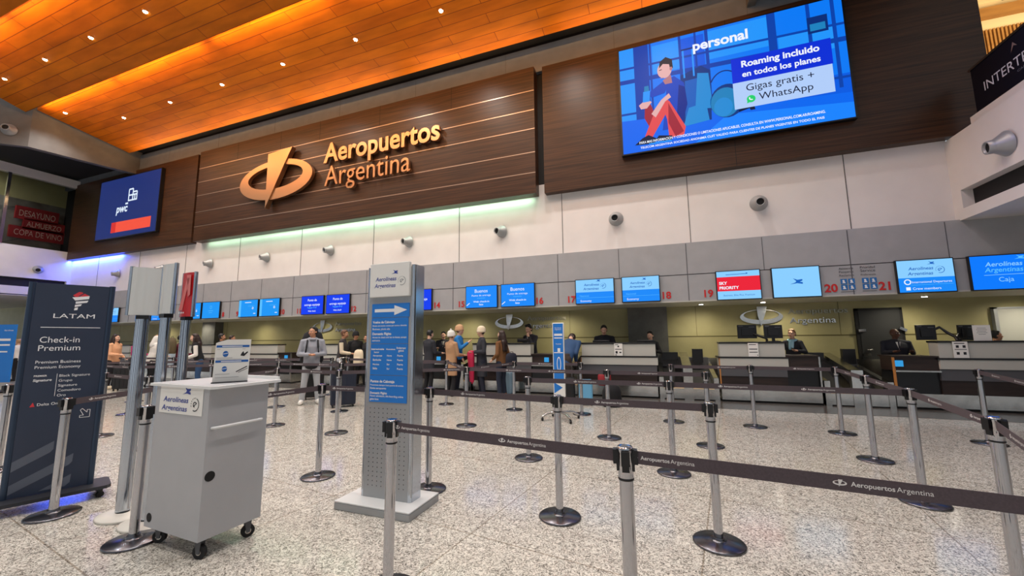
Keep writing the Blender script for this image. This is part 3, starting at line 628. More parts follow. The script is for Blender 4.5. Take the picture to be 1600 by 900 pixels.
# seated person, knees drawn up
ap([(.235, .62), (.27, .64), (.315, .56), (.325, .36), (.29, .16), (.2, .16), (.22, .38)], 'shirt', .008); ap([(.29, .55), (.318, .52), (.325, .36), (.29, .16), (.265, .17)], 'shirtd', .0085)
ap([(.25, .59), (.235, .63), (.14, .53), (.155, .48), (.22, .5)], 'shirt', .009)
ap([(.105, .10), (.14, .09), (.24, .36), (.235, .43), (.2, .43), (.17, .36)], 'red', .0095); ap([(.2, .43), (.24, .42), (.31, .16), (.3, .09), (.23, .08), (.225, .25)], 'red', .010); ap([(.235, .4), (.3, .12), (.26, .085), (.23, .22)], 'redd', .0105)
ap([(.12, .42), (.15, .42), (.17, .3), (.14, .2), (.115, .3)], 'redd', .009); ap([(.06, .065), (.15, .055), (.18, .085), (.13, .14), (.1, .12)], 'navy', .011); ap([(.16, .075), (.24, .055), (.245, .1), (.18, .12)], 'navy', .011); ap([(.13, .05), (.24, .05), (.24, .065), (.13, .062)], 'pale', .0115)
ap([(.15, .33), (.17, .29), (.19, .34), (.22, .42), (.25, .45), (.24, .49), (.2, .44)], 'skin', .011); ap([(.09, .43), (.13, .48), (.155, .44), (.13, .39), (.1, .39)], 'skin', .011); ap([(.11, .45), (.145, .45), (.15, .55), (.115, .55)], 'pale', .0115); ap([(.12, .55), (.145, .55), (.143, .6), (.122, .6)], 'teal', .0115)
mb.disc(fr, *P_(.226, .715), .17, A['skin'], .010, 24, 1.3); ap([(.215, .62), (.255, .66), (.26, .58), (.225, .58)], 'skind', .0095); ap([(.2, .74), (.205, .8), (.235, .835), (.265, .8), (.268, .72), (.255, .70), (.25, .76), (.22, .775)], 'hair', .0105); mb.disc(fr, *P_(.258, .715), .035, A['skind'], .011, 10, 1.5); mb.line(fr, P_(.2, .72), P_(.213, .725), .02, A['hair'], .011); mb.line(fr, P_(.203, .64), P_(.22, .645), .014, A['skind'], .011)
# lettering
mb.text(fr, 'personal', 1.13, 8.52, A['white'], .012, w=1.2, bold=.03)
mb.rect(fr, 1.93, 7.44, 3.9, 8.06, A['box'], .012); mb.rect(fr, 1.93, 6.78, 3.88, 7.44, A['box2'], .012)
mb.text(fr, 'Roaming incluido', 2.14, 7.81, A['white'], .014, w=1.54, bold=.03); mb.text(fr, 'en todos los planes', 2.14, 7.56, A['white'], .014, w=1.54, bold=.025)
mb.text(fr, 'Gigas gratis +', 2.2, 7.19, A['ink'], .014, w=1.33); mb.text(fr, 'WhatsApp', 2.44, 6.92, A['ink'], .014, w=1.05)
mb.disc(fr, 2.28, 6.98, .09, A['green'], .014); mb.poly(fr, [(2.19, 6.88), (2.25, 6.9), (2.2, 6.96)], A['green'], .0138); mb.ring(fr, 2.29, 7.0, .055, .055, .03, .03, 0, A['white'], .015, n=10, a0=2.6, a1=5.2)
mb.text(fr, 'PARA MAS INFORMACION Y CONDICIONES O LIMITACIONES APLICABLES, CONSULTA EN WWW.PERSONAL.COM.AR/ROAMING.', -.24, 6.33, A['white'], .012, w=3.9, h=.065, bold=.02)
mb.text(fr, 'TELECOM ARGENTINA SOCIEDAD ANONIMA CUIT VALIDO PARA CLIENTES DE PLANES VIGENTES EN TODO EL PAIS', -.22, 6.2, A['white'], .012, w=3.85, h=.055, bold=.02)
mb.build('display', t)

t = thing('wall_screen', 'navy screen with white pwc lettering on the left wood panel', 'screen', (-22.1, 10.1, 6.15))
mb = MB(); mb.box((-24.45, 10.06, 6.12), (-19.87, 10.19, 8.98), M_black); mb.build('screen_case', t)
fr = Fr((0, 10.058, 0)); mb = MB(); S1 = E_('navy_page', (34, 50, 112)); S2 = E_('pwc_white', (226, 240, 255)); S3 = E_('pwc_orange', (244, 84, 64)); S4 = E_('pwc_dark', (214, 52, 48))
mb.rect(fr, -24.4, 6.16, -19.92, 8.94, S1); mb.text(fr, 'pwc', -22.95, 7.3, S2, .002, w=.85, bold=.03, shear=.1)
mb.rect(fr, -23.2, 6.38, -20.3, 6.86, S3, .002); mb.rect(fr, -23.2, 6.38, -22.85, 6.86, S4, .003)
for a, b in (((-22.1, 7.75), (-22.1, 8.3)), ((-22.1, 8.3), (-21.8, 8.3)), ((-21.8, 8.3), (-21.8, 7.75)), ((-21.8, 8.15), (-21.5, 8.15)), ((-21.5, 8.15), (-21.5, 7.75)), ((-22.1, 8.02), (-21.5, 8.02)), ((-22.1, 7.78), (-21.5, 7.78)), ((-21.65, 7.78), (-21.65, 8.02))): mb.line(fr, a, b, .07, S2, .002)
mb.rect(fr, -22.3, 7.62, -22.1, 7.7, S2, .002); mb.build('display', t)

# ================================================================== CHECK-IN COUNTERS
def counter(x0, x1, label, desk=None, side=1, yf=10.3, kind=0):
    # ledge from x0 to x1; desk = width of the lower open desk on side (+1 right / -1 left)
    t = thing('check_in_counter', label, 'counter', ((x0+x1)/2, yf, 0), 0, 'check-in counters')
    xa, xb = (x0, x1+desk) if desk and side > 0 else ((x0-desk, x1) if desk else (x0, x1))
    mb = MB(); mb.box((xa, yf+.03, .05), (xb, yf+.48, .31), M_steel); mb.build('kick_plate', t)
    mb = MB(); mb.box((xa, yf+.06, 0), (xb, yf+.46, .05), M_dark); mb.build('plinth', t)
    mb = MB(); mb.box((x0, yf+.02, .31), (x1, yf+.5, .58), M_brown); mb.build('lower_front', t)
    mb = MB(); mb.box((x0, yf+.0, .58), (x1, yf+.5, .80), M_dgrey); mb.build('middle_front', t)
    mb = MB(); mb.box((x0-.0, yf-.02, .80), (x1+.03, yf+.5, .98), M_lgrey); mb.build('front_panel', t)
    mb = MB(); mb.box((x0-.03, yf-.03, .98), (x1+.03, yf+.52, 1.015), M_black); mb.build('black_strip', t)  # solid black strip between front panel and upper panel
    mb = MB(); mb.box((x0+.01, yf+.0, 1.015), (x1-.01, yf+.3, 1.31), M_lgrey); mb.build('upper_panel', t)
    mb = MB(); mb.box((x0, yf-.02, 1.31), (x1, yf+.34, 1.345), M_black); mb.build('ledge_top', t, bevel=.006)
    ex = x0-.02 if side > 0 else x1
    if not (desk and side < 0): mb = MB(); mb.box((ex, yf-.01, .31), (ex+.025, yf+.02, 1.0), M_oak); mb.build('oak_edge', t)
    if desk:
        da, db = (x1, x1+desk) if side > 0 else (x0-desk, x0)
        mb = MB(); mb.box((da, yf+.03, .76), (db, yf+.5, 1.02), M_brown); mb.box((da, yf+.06, .31), (db, yf+.5, .74), M_black); mb.build('desk_front', t)
        mb = MB(); mb.box((da, yf+.0, 1.02), (db, yf+.6, 1.05), M_brown); mb.build('desk_top', t)
        mb = MB(); mb.box((da+.02, yf-.03, .735), (db-.0, yf+.05, .765), M_steel); mb.build('metal_rail', t)
        q = db-.02 if side > 0 else da-.005
        mb = MB(); mb.box((q, yf-.01, .31), (q+.03, yf+.03, 1.02), M_oak if side < 0 else M_steel); mb.build('end_edge', t)
    return t
counter(1.25, 2.55, 'check-in counter with two black monitors below the number 20', .6, 1)
counter(-1.93, -.12, 'wide check-in counter left of the grey pillar with dark haired agent')
counter(5.1, 6.4, 'check-in counter at the right edge with monitor arms', .72, -1)
counter(-5.05, -3.3, 'check-in counter below screens 15 and 16 behind the queueing women', .65, 1)
counter(-7.9, -6.5, 'check-in counter right of the directory totem with a seated agent', .65, 1)
counter(-11.4, -9.9, 'check-in counter behind the man in grey hoodie', .65, 1)
counter(-14.2, -12.65, 'pale check-in counter right of the small paper stand on the cart', .65, 1)
counter(-17.6, -16.1, 'check-in counter behind the tall sign posts')
counter(-23.0, -21.3, 'check-in counter behind the woman in peach jacket')

# baggage belts in the gaps
def bag_belt(x0, x1, label):
    t = thing('baggage_conveyor', label, 'conveyor', ((x0+x1)/2, 10.3, 0), 0, 'baggage conveyors'); xm = (x0+x1)/2
    mb = MB(); mb.box((x0, 10.34, 0.03), (x1, 10.9, .26), M_steel); mb.build('front_box', t)
    mb = MB(); mb.box((x0+.05, 10.36, 0), (x1-.05, 10.8, .03), M_dark); mb.build('plinth', t)
    for a, b in ((x0+.1, xm-.1), (xm+.1, x1-.1)):
        mb = MB(); mb.box((a, 10.33, .262), (b, 10.75, .29), mat('belt_lip', (226, 200, 160), .4)); mb.build('belt_lip', t)
        mb = MB(); mb.hexa([(a, 10.75, .27), (b, 10.75, .27), (b, 11.9, .72), (a, 11.9, .72), (a, 10.75, .3), (b, 10.75, .3), (b, 11.9, .76), (a, 11.9, .76)], M_rubber); mb.build('belt', t)
    for a, h in ((x0, .52), (xm-.1, .75), (x1-.1, .52)):
        wd = .2 if h > .6 else .1
        mb = MB(); mb.box((a, 10.32, 0), (a+wd, 10.44, h), M_steel); mb.hexa([(a, 10.44, h-.08), (a+wd, 10.44, h-.08), (a+wd, 11.95, h+.12), (a, 11.95, h+.12), (a, 10.44, h), (a+wd, 10.44, h), (a+wd, 11.95, h+.3), (a, 11.95, h+.3)], M_steel); mb.build('side_rail', t)
    mb = MB(); mb.box((x0+.05, 11.7, .5), (x1-.05, 12.05, .92), M_dgrey); mb.box((x0+.1, 11.55, .86), (xm-.15, 11.8, 1.06), M_black); mb.box((xm+.2, 11.5, .8), (xm+.45, 11.62, 1.15), M_black); mb.build('tail_hood', t)
bag_belt(-.08, 1.2, 'steel baggage conveyor gap left of counter 20'); bag_belt(3.2, 4.36, 'steel baggage conveyor gap in front of the black door')
bag_belt(-2.6, -1.96, 'narrow baggage conveyor right of the standing agent below screen 16'); bag_belt(-5.8, -5.1, 'baggage conveyor behind the woman in tan jacket')
mb = MB(); mb.box((-36, 11.95, 0), (9, 12.08, .9), M_steel); struct(mb.build('trim_4'))

# desk equipment
def monitor(x, z, wd, hg, y, label, arm=None, rz=0.0):
    t = thing('computer_monitor', label, 'monitor', (x, y, z), rz, 'monitors on the counters')
    mb = MB(); mb.box((-wd/2, -.02, 0), (wd/2, .02, hg), M_black); mb.box((-wd*.3, -.045, hg*.2), (wd*.3, -.02, hg*.75), M_black); mb.build('housing', t, False, .006)
    mb = MB(); fr = Fr((0, -.0205, 0)); mb.rect(fr, -wd*.44, hg*.88, -wd*.2, hg*.94, M_dgrey); mb.rect(fr, wd*.1, hg*.80, wd*.4, hg*.86, M_dgrey); mb.build('vent_slots', t, False)
    if arm:
        mb = MB(); mb.tube([Vector(p)-Vector((x, y, z)) for p in arm], .028, M_black, 8); mb.build('support_arm', t, False)
    else:
        mb = MB(); mb.box((-.03, .0, -.06), (.03, .03, .1), M_black); mb.box((-.12, -.08, -.075), (.12, .1, -.06), M_black); mb.build('stand', t, False)
monitor(1.93, 1.42, .4, .32, 10.8, 'black monitor left of the two on counter 20', [(1.95, 10.85, 1.6), (2.1, 10.75, 1.5), (2.28, 10.62, 1.42), (2.28, 10.58, 1.347)])
monitor(2.4, 1.42, .36, .3, 10.53, 'black monitor right of the two on counter 20, beside the agent')
monitor(5.17, 1.36, .32, .31, 10.75, 'black monitor on a jointed arm at the left end of the right counter', [(5.2, 10.8, 1.5), (5.4, 10.75, 1.62), (5.5, 10.72, 1.5), (5.56, 10.62, 1.42), (5.56, 10.58, 1.347)])
monitor(5.80, 1.35, .26, .31, 10.75, 'black monitor behind the paper notice on the right counter', [(5.8, 10.8, 1.55), (5.7, 10.75, 1.48), (5.6, 10.64, 1.42), (5.6, 10.58, 1.347)])
for x, l in ((-1.45, 'low black screen in front of the agent below screen 17'), (-.35, 'low black screen in front of the agent by the pillar')):
    monitor(x, 1.352, .42, .05, 10.48, l, [(x, 10.5, 1.37), (x, 10.52, 1.348)])
monitor(-3.62, 1.36, .34, .1, 10.6, 'low black screen in front of the standing agent below screen 16', [(-3.62, 10.62, 1.38), (-3.62, 10.62, 1.348)])
def notice(x, z0, wd, hg, y, label, rows, group='paper notices on the counters'):
    t = thing('paper_notice', label, 'notice', (x, y, z0), 0, group); fr = Fr((x-wd/2, y, z0))
    mb = MB(); mb.slab(fr, 0, 0, wd, hg, M_paper, -.006, 0); mb.build('sheet', t)
    mb = MB()
    for a, b, c, d in rows: mb.rect(fr, a*wd, b*hg, c*wd, d*hg, M_ink, .001)
    mb.build('print', t)
notice(1.93, 1.02, .2, .30, 10.26, 'paper notice on the front of counter 20', [(.1, .86, .8, .91), (.1, .52, .9, .58), (.1, .3, .9, .35), (.85, .08, .95, .14)])
notice(-1.0, 1.02, .2, .30, 10.26, 'paper notice with pictograms on the wide counter left of the pillar', [(.1, .88, .5, .93), (.4, .7, .6, .82), (.1, .5, .9, .56), (.15, .18, .4, .38), (.6, .22, .85, .32), (.1, .04, .3, .1)])
notice(5.42, 1.02, .22, .31, 10.26, 'paper notice with four pictograms on the right counter front', [(.1, .87, .8, .92), (.2, .62, .4, .78), (.65, .62, .85, .78), (.1, .5, .9, .54), (.2, .2, .4, .36), (.65, .2, .85, .36)])
notice(5.84, 1.345, .26, .3, 10.40, 'white sheet of text standing on the right counter ledge', [(.25, .8, .75, .82), (.2, .7, .8, .72), (.25, .6, .75, .62), (.2, .5, .8, .52), (.3, .4, .7, .42)])
for x, y, l in ((4.42, 10.29, 'blue tag on the dark side of the right hand desk'), (-7.62+1.4, 10.29, 'small blue lit tablet on the desk right of the totem'), (-2.93, 10.29, 'small blue lit tag on the desk below screen 16'), (-12.3, 10.29, 'small blue lit tablet left of the man in grey hoodie')):
    mb = MB(); mb.box((x, y, .84), (x+.12, y+.035, .96), E_('tablet', (60, 170, 240), .8)); tag(mb.build('tablet_screen', bevel=.004), l, 'tablet', 'blue tablets on the desks')

# ================================================================== BELT BARRIERS
def post_proto():
    t = thing('belt_barrier_post', '', 'barrier post')
    mb = MB(); mb.lathe([(.172, 0), (.176, .006), (.176, .012), (.168, .018), (.06, .026), (.042, .03), (.04, .05)], (0, 0, 0), M_basemetal, 40); mb.build('base', t, False)
    mb = MB(); mb.lathe([(.0315, .03), (.0315, .865)], (0, 0, 0), M_chrome, 24); mb.build('tube', t, False)
    mb = MB(); mb.lathe([(.0345, .855), (.0365, .86), (.0345, .866)], (0, 0, 0), M_black, 24); mb.build('collar_ring', t, False)
    mb = MB(); mb.lathe([(.0345, .866), (.0345, .975), (.0365, .977), (.0365, .992), (.033, 1.0), (.018, .997)], (0, 0, 0), M_chrome, 24); mb.build('head', t, False)
    mb = MB()
    for k in range(4):
        R_ = Matrix.Rotation(k*PI/2, 3, 'Z'); vs = []
        for z0, z1, ra, rb, hw in ((.895, .990, .03, .040, .016), (.925, .987, .038, .054, .019)):
            mbv = [Vector(p) for p in ((ra, -hw, z0), (rb, -hw, z0), (rb, hw, z0), (ra, hw, z0), (ra, -hw, z1), (rb, -hw, z1), (rb, hw, z1), (ra, hw, z1))]
            mb.hexa([R_ @ v for v in mbv], M_black)
    mb.build('belt_clips', t, False)
    return t
PROTO = post_proto(); _first = [True]
POSTS = {
 'A1': (-1.6, 2.13, 'chrome barrier post nearest the silver directory totem, in front of it', 0.3),
 'A2': (-.18, 1.95, 'nearest chrome barrier post, standing at the bottom edge of the picture', 0.1),
 'A3': (1.25, 1.78, 'chrome barrier post out at the right end of the nearest belt', 0),
 'B1': (-2.25, 3.6, 'chrome barrier post just behind the right side of the directory totem', 0.2),
 'B2': (-.87, 3.44, 'chrome barrier post right of centre, in front of the slim blue sign', 0),
 'B3': (.32, 3.4, 'chrome barrier post below the conveyor gap, its whole round base clear', 0),
 'B4': (1.84, 3.29, 'large leaning chrome barrier post at the right edge of the picture', .3),
 'B0': (-3.61, 3.53, 'chrome barrier post right of the grey cart with a bluish base', 0),
 'C0': (-3.81, 1.99, 'chrome barrier post touching the left side of the grey cart', 0),
 'L1': (-5.05, 2.03, 'chrome barrier post standing in front of the dark navy sign', .2),
 'L0': (-7.4, 2.45, 'chrome barrier post at the left picture edge behind the navy sign', .2),
 'D1': (-1.62, 4.9, 'chrome barrier post behind the long belt, left of the slim blue sign', 0),
 'D2': (.06, 4.88, 'chrome barrier post of the third belt row, below the right end of the wide counter', 0),
 'D3': (2.12, 4.76, 'chrome barrier post where the straight belt meets the slanting belt at right', .3),
 'D0': (-4.96, 5.18, 'chrome barrier post right of the man in grey hoodie, by the dark suitcase', 0),
 'D9': (-6.46, 5.28, 'chrome barrier post peeping out right of the cart top', 0),
 'E1': (-3.2, 6.3, 'chrome barrier post in front of the person with the crimson shawl', 0),
 'E2': (-.79, 6.22, 'chrome barrier post in front of the wide counter, left half', 0),
 'E3': (.56, 6.2, 'chrome barrier post in front of the conveyor gap left of counter 20', 0),
 'E4': (2.32, 6.12, 'middle chrome barrier post of the slanting belt at right', .3),
 'E0': (-6.36, 6.7, 'chrome barrier post behind the dark suitcase', 0),
 'E9': (-8.16, 6.7, 'chrome barrier post between the cart and the feet of the hoodie man', 0),
 'F1': (-4.65, 8.14, 'chrome barrier post beside the tan quilted jacket', 0),
 'F2': (-2.93, 7.95, 'chrome barrier post right of the woman in brown jacket', 0),
 'F3': (-1.51, 7.9, 'chrome barrier post beside the person bending in blue jacket', 0),
 'F4': (.14, 7.7, 'chrome barrier post at the right end of the wide counter', 0),
 'F5': (1.38, 7.69, 'chrome barrier post in front of counter 20', 0),
 'F6': (2.51, 7.58, 'farthest chrome barrier post of the slanting belt at right', .3),
 'F7': (4.1, 7.48, 'chrome barrier post in front of the right hand counter', .3),
 'F8': (3.49, 5.5, 'chrome barrier post just outside the right edge', 0),
 'G1': (-8.46, 3.82, 'chrome barrier post right behind the navy sign, base visible', 0),
 'G2': (-6.89, 3.6, 'chrome barrier post behind the leftmost tall sign post', 0),
 'G3': (-10.4, 5.1, 'chrome barrier post seen between the tall sign posts', 0),
 'H1': (-8.5, 8.6, 'left post of a chrome pair behind the hoodie man', 0),
 'H2': (-7.95, 8.62, 'right post of a chrome pair behind the hoodie man', 0),
 'H3': (-10.0, 8.2, 'chrome barrier post left of the hoodie man, below the paper stand', 0),
 'H4': (-12.3, 8.1, 'chrome barrier post behind the paper stand on the cart', 0),
 'H5': (-14.2, 8.0, 'chrome barrier post behind the red sign panel post', 0),
 'H6': (-17.0, 7.6, 'chrome barrier post beside the woman in peach jacket', 0),
 'H7': (-12.4, 6.2, 'chrome barrier post in the left queue behind the cart', 0),
 'H8': (-15.0, 5.6, 'chrome barrier post in the left queue right of the navy sign', 0),
 'H9': (-11.2, 7.2, 'chrome barrier post in the left queue right of the paper stand', 0),
}
OB = {}
for k, (x, y, lab, rz) in POSTS.items():
    o = PROTO if _first[0] else copy_tree(PROTO); _first[0] = False
    o.location = (x, y, 0); o.rotation_euler = (0, 0, rz); o['label'] = lab; o['category'] = 'barrier post'; o['group'] = 'chrome belt barrier posts'; OB[k] = o
def belt(a, b, start=.12, step=.74):
    pa = Vector(POSTS[a][:2]); pb = Vector(POSTS[b][:2]); d = (pb-pa).normalized(); pa2 = pa+d*.045; pb2 = pb-d*.045
    # text reads left to right from the viewer's side
    L_ = (pb2-pa2).length; m_ = (pa2+pb2)/2; n_ = Vector((d.y, -d.x))
    if n_.dot(-m_) < 0: d = -d; n_ = -n_; o_ = pb2
    else: o_ = pa2
    fr = Fr((o_.x, o_.y, 0), (d.x, d.y, 0), (0, 0, 1)); mb = MB()
    mb.slab(fr, 0, .928, L_, .984, M_belt, -.0012, .0012)
    u = start
    while u+.27 < L_+.02:
        airport_logo(mb, fr, u, .956, .042, M_print, .002); mb.text(fr, 'Aeropuertos', u+.053, .949, M_print, .002, w=.122, bold=.016); mb.text(fr, 'Argentina', u+.179, .949, M_print, .002, w=.095); u += step
    o = mb.build('belt', OB[a]); return o
for a, b, s_ in (('A1', 'A2', -.02), ('A2', 'A3', -.03), ('B0', 'B1', .1), ('B1', 'B2', .34), ('B2', 'B3', .28), ('B0', 'C0', .9), ('L1', 'D9', .15), ('D9', 'D0', .8), ('D0', 'E1', .9), ('D1', 'D2', .55), ('D2', 'D3', .45),
                 ('F6', 'E4', .5), ('E4', 'D3', .35), ('D3', 'B4', .4), ('B4', 'A3', .3), ('F7', 'F8', .5), ('E1', 'E2', .7), ('E2', 'E3', .4), ('F4', 'F5', .7), ('F5', 'F6', .55), ('F1', 'E1', .7), ('F2', 'F3', .5), ('E1', 'F2', .4),
                 ('E9', 'E0', .4), ('E0', 'F1', .6), ('G1', 'G2', .3), ('G3', 'E9', .6), ('H1', 'H3', .5), ('H2', 'F1', .8), ('H3', 'H4', .6), ('H4', 'H5', .5), ('H5', 'H6', .7), ('H7', 'H9', .2), ('H8', 'H7', .6), ('G3', 'H8', 1.2), ('H9', 'H1', .8), ('L0', 'G1', .3)):
    belt(a, b, s_)

# ================================================================== SIGNS IN THE FOREGROUND
# silver directory totem
t = thing('directory_totem', 'tall silver directory totem with airline header, white arrow and blue text panels', 'sign', (-2.4, 3.1, 0))
mb = MB(); mb.box((-2.80, 2.93, 0), (-2.01, 3.40, .06), M_silver); mb.box((-2.80, 2.93, .06), (-2.01, 3.40, .075), mat('base_pale_top', (206, 207, 206), .5)); mb.build('base', t, bevel=.006)
mb = MB(); mb.box((-2.635, 3.10, .075), (-2.14, 3.24, 2.17), M_silver); mb.build('column', t)
mb = MB(); mb.cyl((-2.636, 3.125, .075), (-2.636, 3.125, 2.19), .026, .026, M_alu, 18); mb.build('edge_profile', t)
mb = MB(); mb.cyl((-2.14, 3.125, .075), (-2.14, 3.125, 2.19), .026, .026, M_alu, 18); mb.box((-2.14, 3.12, .075), (-2.112, 3.25, 2.19), M_alu); mb.build('edge_profile', t)
fr = Fr((0, 3.1, 0))
mb = MB(); mb.slab(fr, -2.60, 1.893, -2.155, 2.215, M_paper, 0, .035); mb.build('header_box', t, bevel=.004)
mb = MB(); airline_logo(mb, fr, -2.545, 1.965, .36, M_aero, .036, M_silver); mb.build('header_logo', t)
mb = MB(); mb.slab(fr, -2.588, 1.70, -2.165, 1.83, M_blue, 0, .008); mb.poly(fr, [(-2.555, 1.75), (-2.33, 1.75), (-2.33, 1.718), (-2.188, 1.765), (-2.33, 1.812), (-2.33, 1.78), (-2.555, 1.78)], M_wtxt, .009); mb.build('arrow_panel', t)
def tpanel(z0, z1, items):
    mb = MB(); mb.slab(fr, -2.59, z0, -2.175, z1, M_blue, 0, .006)
    for s_, u, v, wd, b in items: mb.text(fr, s_, u, v, M_wtxt, .007, w=wd, bold=b)
    mb.build('text_panel', t)
tpanel(1.455, 1.695, [('Vuelos de Cabotaje', -2.575, 1.645, .25, .03), ('Desde este sector, acceso por norte o derecho', -2.575, 1.615, .385, .015), ('Business, planta alta', -2.575, 1.582, .2, .01), ('Domestic Flights', -2.575, 1.535, .215, .03), ('Access to check and tax to buses, accept', -2.575, 1.505, .385, .015), ('entrance', -2.575, 1.475, .09, .01)])
tpanel(1.165, 1.45, [('Internacionales', -2.58, 1.395, .145, .03), ('Sector', -2.55, 1.367, .06, .02), ('Mostradores', -2.41, 1.395, .1, .02), ('Embarque', -2.295, 1.405, .1, .02), ('gates', -2.275, 1.38, .06, .01)]
       + [(s_, u, 1.335-.04*k, wd, .02) for k, r_ in enumerate((('Aeroparque', 'Norte', 'Puerta'), ('Bariloche', 'Norte', 'Puerta'), ('Mendoza', 'Sur', 'Puerta'), ('Salta', 'Sur', 'Puerta'))) for s_, u, wd in zip(r_, (-2.56, -2.4, -2.285), [.0105*len(q_) for q_ in r_])])
tpanel(.918, 1.16, [('Puntos de Cabotaje', -2.58, 1.095, .27, .03), ('Presentese siempre hora puerta de acceso', -2.58, 1.065, .37, .01), ('Ezeiza aeropuerto', -2.58, 1.035, .18, .015), ('Domestic Flights', -2.58, .99, .19, .03), ('Never admission, this boarding online', -2.58, .965, .37, .012), ('gate box', -2.58, .935, .1, .01)])
mb = MB()
for r in range(18):
    for c in range(9):
        if r > 4 and 4 <= c <= 5 and r > 14: continue
        mb.disc(fr, -2.575+.048*c, .86-.04*r, .0045, M_dark, .0015, 8)
mb.build('perforations', t)

# dark navy check-in sign on a wheeled base
t = thing('check_in_sign', 'dark navy freestanding sign reading LATAM Check-in Premium on a wheeled base', 'sign', (-5.42, 2.11, 0))
fr = Fr((-5.51, 1.88, 0), (.36, .93, 0), (0, 0, 1)); W = .53
mb = MB(); mb.prism(fr, [(0.02, .12), (W-.02, .12), (W-.02, 2.06), (0.02, 2.06)], M_latam, -.03, 0); mb.build('face_panel', t)
for u in (0, W):
    mb = MB(); a = fr.p(u, .1, -.015); b = fr.p(u, 2.066, -.015); mb.cyl(a, b, .024, .024, M_latam_e, 14); mb.build('side_profile', t)
for s_, u, v, kw in [('LATAM', .152, 1.73, dict(w=.275, h=.044)), ('Check-in', .088, 1.495, dict(w=.255, h=.058)), ('Premium', .085, 1.418, dict(w=.268, h=.055)), ('Premium Business', .08, 1.30, dict(w=.287)), ('Premium Economy', .08, 1.252, dict(w=.29)),
        ('PREMIER', .082, 1.178, dict(w=.08, bold=.02)), ('Signature', .08, 1.135, dict(w=.115, shear=.1, bold=.02)), ('Delta One', .125, .91, dict(w=.145)), ('Euro', .31, .915, dict(w=.06))]+[(q, .24, 1.168-.046*k, dict(h=.024)) for k, q in enumerate(('Black Signature', 'Grupo', 'Signature', 'Comodoro', 'Oro'))]:
    mb = MB(); mb.text(fr, s_, u, v, M_wtxt, .002, **kw); mb.build('lettering', t)
mb = MB(); mb.line(fr, (.082, 1.64), (.475, 1.638), .006, M_wtxt, .002); mb.build('rule', t)
mb = MB(); mb.line(fr, (.225, 1.2), (.225, .99), .003, M_wtxt, .002); mb.build('rule', t)
mb = MB(); mb.poly(fr, [(.08, .905), (.112, .905), (.098, .945)], M_latred, .002); mb.build('small_red_mark', t)
mb = MB()
mb.poly(fr, [(.262, 1.955), (.30, 1.992), (.318, 1.99), (.375, 1.955), (.372, 1.945), (.29, 1.93)], M_latred, .002); mb.poly(fr, [(.258, 1.935), (.375, 1.955), (.372, 1.925), (.28, 1.905)], M_wtxt, .0025)
mb.poly(fr, [(.285, 1.895), (.37, 1.91), (.362, 1.888), (.285, 1.872)], M_wtxt, .002); mb.poly(fr, [(.282, 1.862), (.328, 1.872), (.322, 1.853), (.282, 1.84)], M_wtxt, .002); mb.poly(fr, [(.282, 1.832), (.305, 1.838), (.302, 1.812), (.28, 1.808)], M_wtxt, .002); mb.line(fr, (.3, 1.945), (.34, 1.985), .008, M_latam, .003)
mb.build('emblem', t)
mb = MB()
for p_, q_ in (((.40, .85), (.455, .785)), ((.42, .868), (.475, .80))): pass
ar = [(.405, .835), (.418, .85), (.452, .81), (.452, .835), (.472, .835), (.472, .765), (.405, .765), (.405, .785), (.43, .785)]
for i in range(len(ar)): mb.line(fr, ar[i], ar[(i+1) % len(ar)], .004, M_wtxt, .002)
mb.build('outline_arrow', t)
mb = MB()
for P in ([(.02, .40), (.255, .50), (.262, .57), (.262, .50), (.24, .46), (.02, .38)],): pass
mb.poly(fr, [(.022, .43), (.262, .575), (.262, .50), (.245, .475), (.022, .345)], M_latam_l, .0015); mb.poly(fr, [(.022, .23), (.395, .435), (.392, .36), (.375, .335), (.022, .15)], M_latam_l, .0015); mb.poly(fr, [(.2, .14), (.395, .245), (.392, .17), (.36, .14)], M_latam_l, .0015)
mb.build('pale_stripes', t)
mb = MB(); mb.prism(Fr((-5.51, 1.88, .085), (.36, .93, 0), (.93, -.36, 0)), [(-.14, -.19), (.64, -.19), (.67, -.15), (.67, .13), (.64, .17), (-.14, .17), (-.17, .13), (-.17, -.15)], mat('base_charcoal', (50, 52, 58), .45, .3), 0, -.03); mb.build('base_plate', t)
for u in (-.1, .6):
    for d_ in (-.13, .11):
        p = fr.p(u, 0, d_); mb = MB(); mb.cyl((p.x-.012, p.y, .028), (p.x+.012, p.y, .028), .028, .028, M_rubber, 14); mb.box((p.x-.018, p.y-.012, .045), (p.x+.018, p.y+.012, .088), M_black); mb.build('caster', t)

